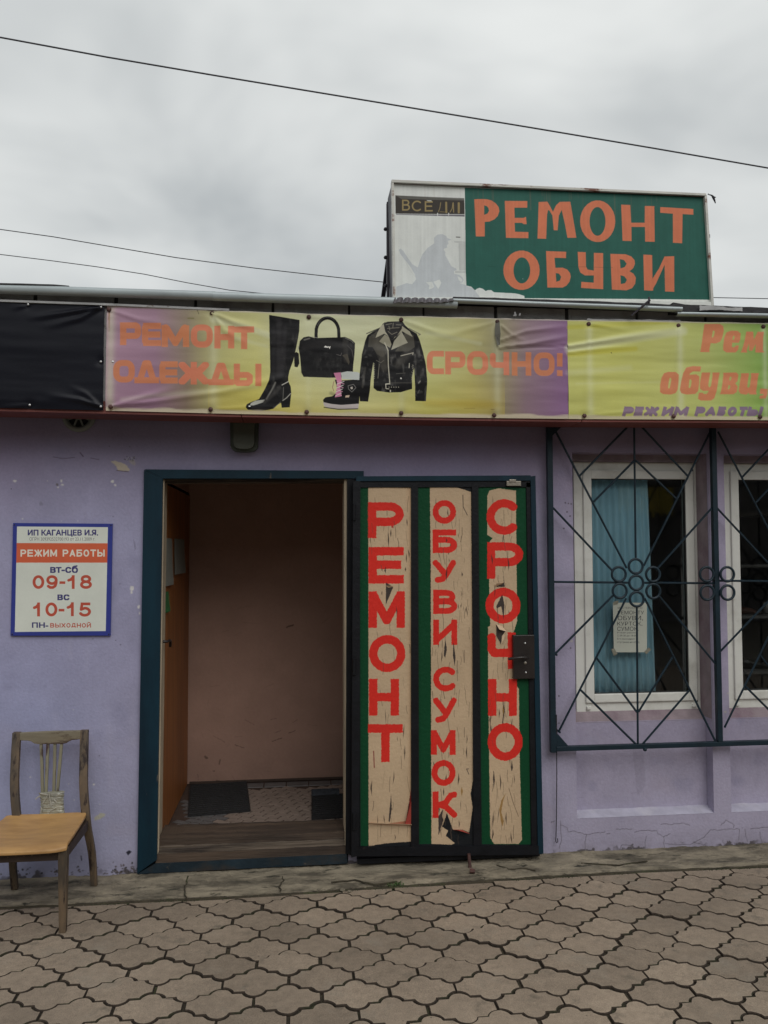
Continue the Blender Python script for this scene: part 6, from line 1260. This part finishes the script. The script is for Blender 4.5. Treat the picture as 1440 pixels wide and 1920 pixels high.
# ================================================================== chair
ch = empty('chair', (-1.28, -.36, 0), 'old wooden chair with ochre seat and film wrapped back slats', 'chair')
def P3(px, py, Y): return Vector(at(px, py, Y))
SZ = .405; zfl = .013
BRf = Vector((-1.045, -.118, zfl)); BLf = BRf+Vector((-.395, 0, 0))
postR = [BRf, P3(172.5, 1600, -.15), P3(164.5, 1556, -.185), P3(161, 1528, -.19), P3(157, 1475, -.165), P3(157.5, 1420, -.13), P3(158.5, 1368.5, -.095)]
postL = [BLf, P3(172.5, 1600, -.15)+Vector((-.392, 0, 0)), P3(37, 1562, -.185), P3(31.5, 1530, -.19), P3(27.5, 1477, -.165), P3(29, 1424, -.13), P3(32, 1372.5, -.095)]
def cr_s(P, k=5):
    o = []; n = len(P)
    for i in range(n-1):
        p0, p1, p2, p3 = P[max(i-1, 0)], P[i], P[i+1], P[min(i+2, n-1)]
        for j in range(k):
            t = j/k; o.append(.5*((2*p1)+(-p0+p2)*t+(2*p0-5*p1+4*p2-p3)*t*t+(-p0+3*p1-3*p2+p3)*t**3))
    o.append(P[-1]); return o
def sweep_rect(pts, wx, wy):
    """bar of rectangular section, axes kept to x and y/z"""
    g = G(); V = []; n = len(pts)
    for i, p in enumerate(pts):
        a = wx[i] if isinstance(wx, list) else wx; b = wy[i] if isinstance(wy, list) else wy
        V += [(p.x-a, p.y-b, p.z), (p.x+a, p.y-b, p.z), (p.x+a, p.y+b, p.z), (p.x-a, p.y+b, p.z)]
    Fc = [(4*i+k, 4*i+(k+1) % 4, 4*i+4+(k+1) % 4, 4*i+4+k) for i in range(n-1) for k in range(4)]+[(3, 2, 1, 0), (4*n-4, 4*n-3, 4*n-2, 4*n-1)]
    return g.add(V, Fc)
def bevel(o, wd=.003, seg=2):
    m_ = o.modifiers.new('bevel', 'BEVEL'); m_.width = wd; m_.segments = seg; m_.limit_method = 'ANGLE'; return o
for P, w_ in ((postR, .0205), (postL, .0205)):
    q = cr_s(P); n = len(q); bevel(sweep_rect(q, [w_*(.78+.22*min(1, i/(n*.4))) for i in range(n)], .014).obj('back_leg', M['chair_wood'], ch), .004)
FRf = Vector((-1.067, -.60, 0.0)); FLf = Vector((-1.495, -.60, 0))
for b_, tx in ((FRf, -1.066), (FLf, -1.492)):
    bevel(sweep_rect([b_, Vector((b_.x+.0, -.606, .2)), Vector((tx, -.615, SZ-.018))], [.015, .0185, .021], [.015, .018, .02]).obj('front_leg', M['chair_wood'], ch), .004)
# top rail of the back with its shaped lower edge
a0, a1 = postL[-1], postR[-1]
def tr(px, py): return tuple(at(px, py, -.105)[[0, 2]])
def zh(p): return (p[0]/7.2, 1360+p[1]/7.2)
lo = [zh(p) for p in [(275, 97), (600, 80), (1090, 68), (1090, 182), (1040, 190), (980, 195), (940, 212), (905, 235), (860, 245), (700, 248), (520, 250), (470, 243), (430, 215), (380, 203), (275, 200)]]
g = G(); g.prism([tr(*p) for p in lo][::-1], -.115, -.093); bevel(g.obj('top_rail', M['chair_top'], ch), .003)
for sl_ in ([(555, 248), (568, 560), (575, 900), (582, 1240)], [(648, 245), (635, 560), (622, 900), (615, 1240)], [(742, 243), (738, 560), (726, 900), (712, 1240)], [(832, 240), (805, 560), (775, 900), (760, 1240)]):
    q = [P3(*zh(p), -.104-.02*i) for i, p in enumerate(sl_)]; bevel(sweep_rect(q, .0075, .006).obj('back_slat', M['slat_wood'], ch), .002)
# wrapped film round the slats
g = G(); V = []; rows = 30
for j in range(rows+1):
    t = j/rows; yc = 905+300*t; cxp = 695+12*math.sin(t*2.5); hw = (150-18*math.sin(t*3))*.00303/7.2*1.0
    c_ = P3(*zh((cxp, yc)), -.158-.012*t); 
    for k in range(18):
        a = 2*math.pi*k/18; rr2 = 1+.05*math.sin(j*2.1)+random.uniform(-.03, .03); V.append((c_.x+math.copysign(abs(math.cos(a))**.6, math.cos(a))*hw*rr2, c_.y+math.sin(a)*.022*rr2, c_.z+.003*math.sin(a*2+j)))
g.add(V, [(j*18+k, j*18+(k+1) % 18, (j+1)*18+(k+1) % 18, (j+1)*18+k) for j in range(rows) for k in range(18)]+[tuple(range(18)), tuple(rows*18+k for k in range(17, -1, -1))])
wrap = g.obj('film_wrap', M['tape'], ch, False)
g = G()
M['tape_w'] = mat('white_film_crease', (.42, .41, .36), .4, .1, 20, .2)
for q in ([(660, 900), (675, 1000), (690, 1090)], [(575, 1060), (610, 1000), (650, 930)], [(720, 990), (765, 1040)], [(660, 1175), (700, 1140), (760, 1110)], [(540, 920), (640, 935)], [(560, 1100), (550, 1190)]): g.tube([P3(*zh(p), -.192) for p in q], .0022, 5)
for k in range(16):
    yy = 915+k*18; g.tube([P3(*zh((560+random.uniform(-18, 5), yy)), -.172), P3(*zh((700, yy+random.uniform(-6, 8))), -.189), P3(*zh((835+random.uniform(-5, 20), yy+random.uniform(-8, 8))), -.172)], .0011, 4)
g.tube([P3(*zh((545, 950)), -.17), P3(*zh((505, 975)), -.172), P3(*zh((480, 998)), -.172)], .003, 5)
g.obj('film_strand', M['tape_w'], wrap)
# seat: a thin dished plywood sheet
seat_px = [(110, 1225), (700, 1215), (1130, 1190), (1165, 1200), (1190, 1245)]
def seatpt(s_, t_):
    # s 0..1 left to right, t 0..1 back to front
    xb0, xb1 = -1.462, -1.068; xf0, xf1 = -1.545, -1.045; y0_, y1_ = -.185, -.665
    r = .0
    x = (xb0*(1-t_)+xf0*t_)*(1-s_)+(xb1*(1-t_)+xf1*t_)*s_; y = y0_+(y1_-y0_)*t_
    # rounded corners
    e = abs(2*s_-1)**6; y += (.03*e if t_ > .5 else -.02*e)*(abs(2*t_-1)**6)
    z = SZ+.004-.016*math.exp(-((s_-.5)/.36)**2)*math.exp(-((t_-.4)/.35)**2)+.008*e*0-.014*max(0, (t_-.9)/.1)**2+.008*(max(0, (.1-t_)/.1))
    return x, y, z
V = []; nS, nT = 22, 22
for z_ in (0, -.016):
    for j in range(nT+1):
        for i in range(nS+1):
            x, y, z = seatpt(i/nS, j/nT); V.append((x, y, z+z_))
k0 = (nS+1)*(nT+1); Fc = []
for j in range(nT):
    for i in range(nS):
        a = j*(nS+1)+i; Fc.append((a, a+nS+1, a+nS+2, a+1)); Fc.append((k0+a, k0+a+1, k0+a+nS+2, k0+a+nS+1))
for i in range(nS): a = i; Fc.append((a, a+1, k0+a+1, k0+a)); a = nT*(nS+1)+i; Fc.append((a, k0+a, k0+a+1, a+1))
for j in range(nT): a = j*(nS+1); b = a+nS+1; Fc.append((a, k0+a, k0+b, b)); a += nS; b += nS; Fc.append((a, b, k0+b, k0+a))
st_ = mobj('seat', V, Fc, M['seat'], ch, True); bevel(st_, .005, 3)
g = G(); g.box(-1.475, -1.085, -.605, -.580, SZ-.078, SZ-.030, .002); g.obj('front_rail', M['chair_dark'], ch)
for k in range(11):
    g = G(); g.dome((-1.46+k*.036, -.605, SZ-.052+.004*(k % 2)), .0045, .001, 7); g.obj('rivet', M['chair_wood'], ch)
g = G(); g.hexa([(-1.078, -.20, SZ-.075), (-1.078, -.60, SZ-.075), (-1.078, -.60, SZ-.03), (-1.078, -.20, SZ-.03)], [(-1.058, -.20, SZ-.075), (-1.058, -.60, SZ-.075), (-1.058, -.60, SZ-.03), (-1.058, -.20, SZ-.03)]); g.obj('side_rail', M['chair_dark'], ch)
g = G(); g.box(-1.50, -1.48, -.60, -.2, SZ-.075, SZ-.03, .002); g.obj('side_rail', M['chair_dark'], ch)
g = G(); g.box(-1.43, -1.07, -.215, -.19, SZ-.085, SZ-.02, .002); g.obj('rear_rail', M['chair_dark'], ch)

# ================================================================== cables and the bird
def cable(name, pts, Y, r, label, sag=0.0):
    P = [at(a, b, Y) for a, b in pts]; d0 = P[1]-P[0]; d1 = P[-1]-P[-2]; P = [P[0]-d0*1.2*len(pts)]+P+[P[-1]+d1*1.2*len(pts)]
    g = G(); g.tube([tuple(p) for p in P], r, 6); g.obj(name, M['cable'], None, label=label, cat='cable', group='cables strung above the shop')
cable('overhead_cable', [(0, 70), (200, 107), (400, 141), (600, 174), (800, 207), (1000, 240), (1220, 277), (1440, 315)], 2.2, .0075, 'thickest overhead cable crossing the whole sky high above the roof sign')
cable('overhead_cable', [(0, 430), (100, 444), (200, 461), (330, 483), (480, 503), (640, 521), (730, 530), (900, 541), (1100, 550), (1340, 558), (1440, 560)], 3.0, .0042, 'middle cable passing behind the green roof sign')
cable('overhead_cable', [(0, 477), (90, 488), (180, 500), (270, 514), (350, 530), (430, 544), (480, 549)], 3.0, .0038, 'lowest thin cable sinking behind the left roof edge')
bp_ = at(1337, 370, 9.0); s_ = .0125
def bird():
    bm_me = bpy.data.meshes.new('bird'); c_ = Vector(bp_)
    def q(dx, dy, dep=0): return c_+Vector(rt)*dx*s_+Vector(up)*(-dy)*s_+Vector(fw)*dep*s_
    V = [q(0, 0), q(2, 4), q(3.6, 9, 0), q(-1, -2.6), q(-2.6, -4, 0), q(-4, -3.4), q(-6.6, -5.6, 3), q(4, -1, 3), q(6, -1.8, 4)]
    E_ = [(0, 1), (1, 2), (0, 3), (3, 4), (3, 5), (5, 6), (0, 7), (7, 8)]
    V += [q(-4.6, -7.2, 4)]; E_ += [(6, 9)]
    bm_me.from_pydata(V, E_, []); o = bpy.data.objects.new('bird', bm_me); COL.objects.link(o); bm_me.materials.append(M['bird'])
    sk = o.modifiers.new('skin', 'SKIN'); R = [2.1, 1.6, .7, 1.5, .9, 1.0, .6, 1.1, .5, .35]
    for i, v in enumerate(bm_me.skin_vertices[0].data): v.radius = (R[i]*s_, R[i]*s_*.8); v.use_root = (i == 0)
    sb = o.modifiers.new('smooth', 'SUBSURF'); sb.levels = 1; sb.render_levels = 1
    tag(o, 'small dark bird flying beside the upper right corner of the roof sign', 'bird')
bird()
# ================================================================== unseen market row, added to keep bright sky out of the pane reflections
op = empty('sky_screen_row', (8, -14, 0), 'unseen grey pavilion added across the lane to hide the sky mirrored in the panes', 'building')
M['op_wall'] = mat('grey_pavilion_cladding', (.13, .12, .115), .8, .15, 1.2, .1, 10); M['op_dark'] = mat('dark_pavilion_opening', (.03, .03, .032), .6, .2, 3, 0)
g = G(); g.box(-14, 34, -18, -14, -.04, 5.6); g.obj('wall', M['op_wall'], op)
g = G(); g.box(-14.4, 34.4, -18.4, -13.2, 5.61, 5.8); g.obj('roof', M['felt'], op)
for k in range(12):
    g = G(); g.box(-13+k*4, -10.2+k*4, -14.03, -14.002, .3, 2.4, .01); g.obj('shutter', M['op_dark'], op)
ax0, ax1, az0, az1 = X_(1160, 940, 13.86), X_(1264, 940, 13.86), Z_(1200, 968, 13.86), Z_(1200, 912, 13.86)
for k in range(20):
    x = ax0+(ax1-ax0)*k/20; g = G(); g.box(x, x+.045+.02*random.random(), -13.6, -13.585, az0+.25*random.random()-.08*k/20, az1, .002); g.obj('awning_strip', M['yellow'], op)
g = G(); g.box(ax0-.1, ax1+.1, -14.0, -13.55, az1+.001, az1+.06, .01); g.obj('awning_rail', M['op_dark'], op)
# ================================================================== moss and grit
def tufts(name, pts, n, mt, label, cat, spread, h, kind='stuff'):
    g = G()
    for _ in range(n):
        a, b = random.choice(pts); p = atz(a+random.gauss(0, spread[0]), b+random.gauss(0, spread[1]), 0)
        z0 = .000; r = random.uniform(.002, .006); hh = h*random.uniform(.4, 1.1)
        V = [(p[0]+r*math.cos(k*2.09), p[1]+r*math.sin(k*2.09), z0-.004) for k in range(3)]+[(p[0]+random.uniform(-.004, .004), p[1]+random.uniform(-.004, .004), z0+hh)]
        if nz1(p[0], .8, 6)+.5*nz1(p[0], 3, 2) < .12: continue
        g.add(V, [(0, 1, 3), (1, 2, 3), (2, 0, 3)])
    g.obj(name, mt, label=label, cat=cat, kind=kind)
edge_pts = [(x, 1690-(x-270)*.072+random.uniform(-1.5, 1.5)) for x in range(270, 1440, 6)]
edge_pts = [(float(x), float(720)) for x in ()] or []
for x in np.arange(-1.2, 2.9, .02):
    d = np.array([x, edge_y(x)+.006, 0])-CAM; z = d@fw; edge_pts.append((720+F*(d@rt)/z, 960-F*(d@up)/z))
tufts('moss', edge_pts, 3800, M['moss'], 'dark green moss in the joint between apron and paving', 'moss', (8, 1.1), .004)


# dirt packed into the joint between apron and paving, and grit lying about
V = []; xs2 = list(np.arange(-2.2, 3.2, .012))
for x in xs2:
    e_ = edge_y(x); a = e_+.026-.006*random.random(); b = e_-.002-.010*max(0, nz1(x, 1.7, 4))-.006*random.random(); h_ = .004+.004*nz1(x, 2, 8)
    V += [(x, a, .002), (x, (a+b)/2, h_), (x, b, -.004)]
Fc = [(3*i+k, 3*i+k+1, 3*i+4+k, 3*i+3+k) for i in range(len(xs2)-1) for k in range(2)]
mobj('joint_dirt', V, Fc, M['soil'], label='dark packed dirt along the foot of the concrete apron', cat='dirt', kind='stuff')
g = G()
for _ in range(1500):
    x = random.uniform(-1.7, 3.1); y = random.choice([random.uniform(-.30, -.02), random.uniform(-1.9, -.02), edge_y(x)+random.gauss(0, .03)]); r = random.choice([.0012, .0018, .0028])*random.uniform(.6, 1.3); z = (.019 if y > edge_y(x)+.02 else .0)
    V = [(x+r*math.cos(k*1.57+random.uniform(-.3, .3)), y+r*math.sin(k*1.57), z) for k in range(4)]+[(x, y, z+r*.8)]
    g.add(V, [(0, 1, 4), (1, 2, 4), (2, 3, 4), (3, 0, 4)])
g.obj('grit', mat('small_grit', (.13, .11, .085), .9, .5, 9, 0), label='fine grit and crumbs scattered over apron and paving', cat='grit', kind='stuff')

# cracks across the apron, rubble and a weed where it has broken away
for q in ([(352, 1643), (350, 1655), (346, 1668), (349, 1688)], [(527, 1640), (531, 1650), (524, 1660), (527, 1675)], [(930, 1622), (955, 1630), (985, 1628), (1010, 1634)], [(620, 1655), (665, 1650), (700, 1658), (760, 1652)], [(1090, 1618), (1160, 1622), (1230, 1612)]):
    P = []
    for i in range(len(q)-1):
        for k in range(4): P.append(atz(q[i][0]+(q[i+1][0]-q[i][0])*k/4+random.uniform(-2, 2), q[i][1]+(q[i+1][1]-q[i][1])*k/4+random.uniform(-.8, .8), .017))
    g = G(); g.tube([(p[0], p[1], .0165+.006*max(0, p[1]+.12)) for p in P], .0042, 5); g.obj('crack', M['soil'], apron)
for (a, b, r) in ((642, 1669, .013), (655, 1672, .010), (700, 1660, .016), (684, 1664, .012), (598, 1668, .012), (776, 1655, .010), (905, 1648, .009), (1012, 1640, .012)):
    p = atz(a, b, .004); bm = bmesh.new(); bmesh.ops.create_icosphere(bm, subdivisions=2, radius=r)
    for v in bm.verts: v.co *= random.uniform(.72, 1.15); v.co.z *= .5
    me = bpy.data.meshes.new('rubble'); bm.to_mesh(me); bm.free(); me.materials.append(M['apron']); o = bpy.data.objects.new('rubble', me); COL.objects.link(o); o.location = (p[0], p[1], .006)
    tag(o, 'grey crumb of broken concrete lying along the edge of the apron', 'rubble', 'concrete crumbs along the apron edge')
M['weed'] = mat('weed_leaf', (.05, .10, .025), .7, .3, 20, 0)
p0 = atz(740, 1662, .0); g = G()
for k in range(34):
    a = random.uniform(0, 6.28); L = random.uniform(.012, .034); hh = random.uniform(.006, .022); c_, s3 = math.cos(a), math.sin(a); bx_, by_ = p0[0]+random.gauss(0, .022), p0[1]+random.gauss(0, .007); w3 = .003
    g.add([(bx_-s3*w3*.4, by_+c_*w3*.4, .001), (bx_+s3*w3*.4, by_-c_*w3*.4, .001), (bx_+c_*L*.6+s3*w3, by_+s3*L*.6-c_*w3, hh), (bx_+c_*L, by_+s3*L, hh*.8), (bx_+c_*L*.6-s3*w3, by_+s3*L*.6+c_*w3, hh)], [(0, 1, 2, 4), (4, 2, 3)])
g.obj('weed', M['weed'], label='small green weed growing in the paving joint below the iron door', cat='weed')
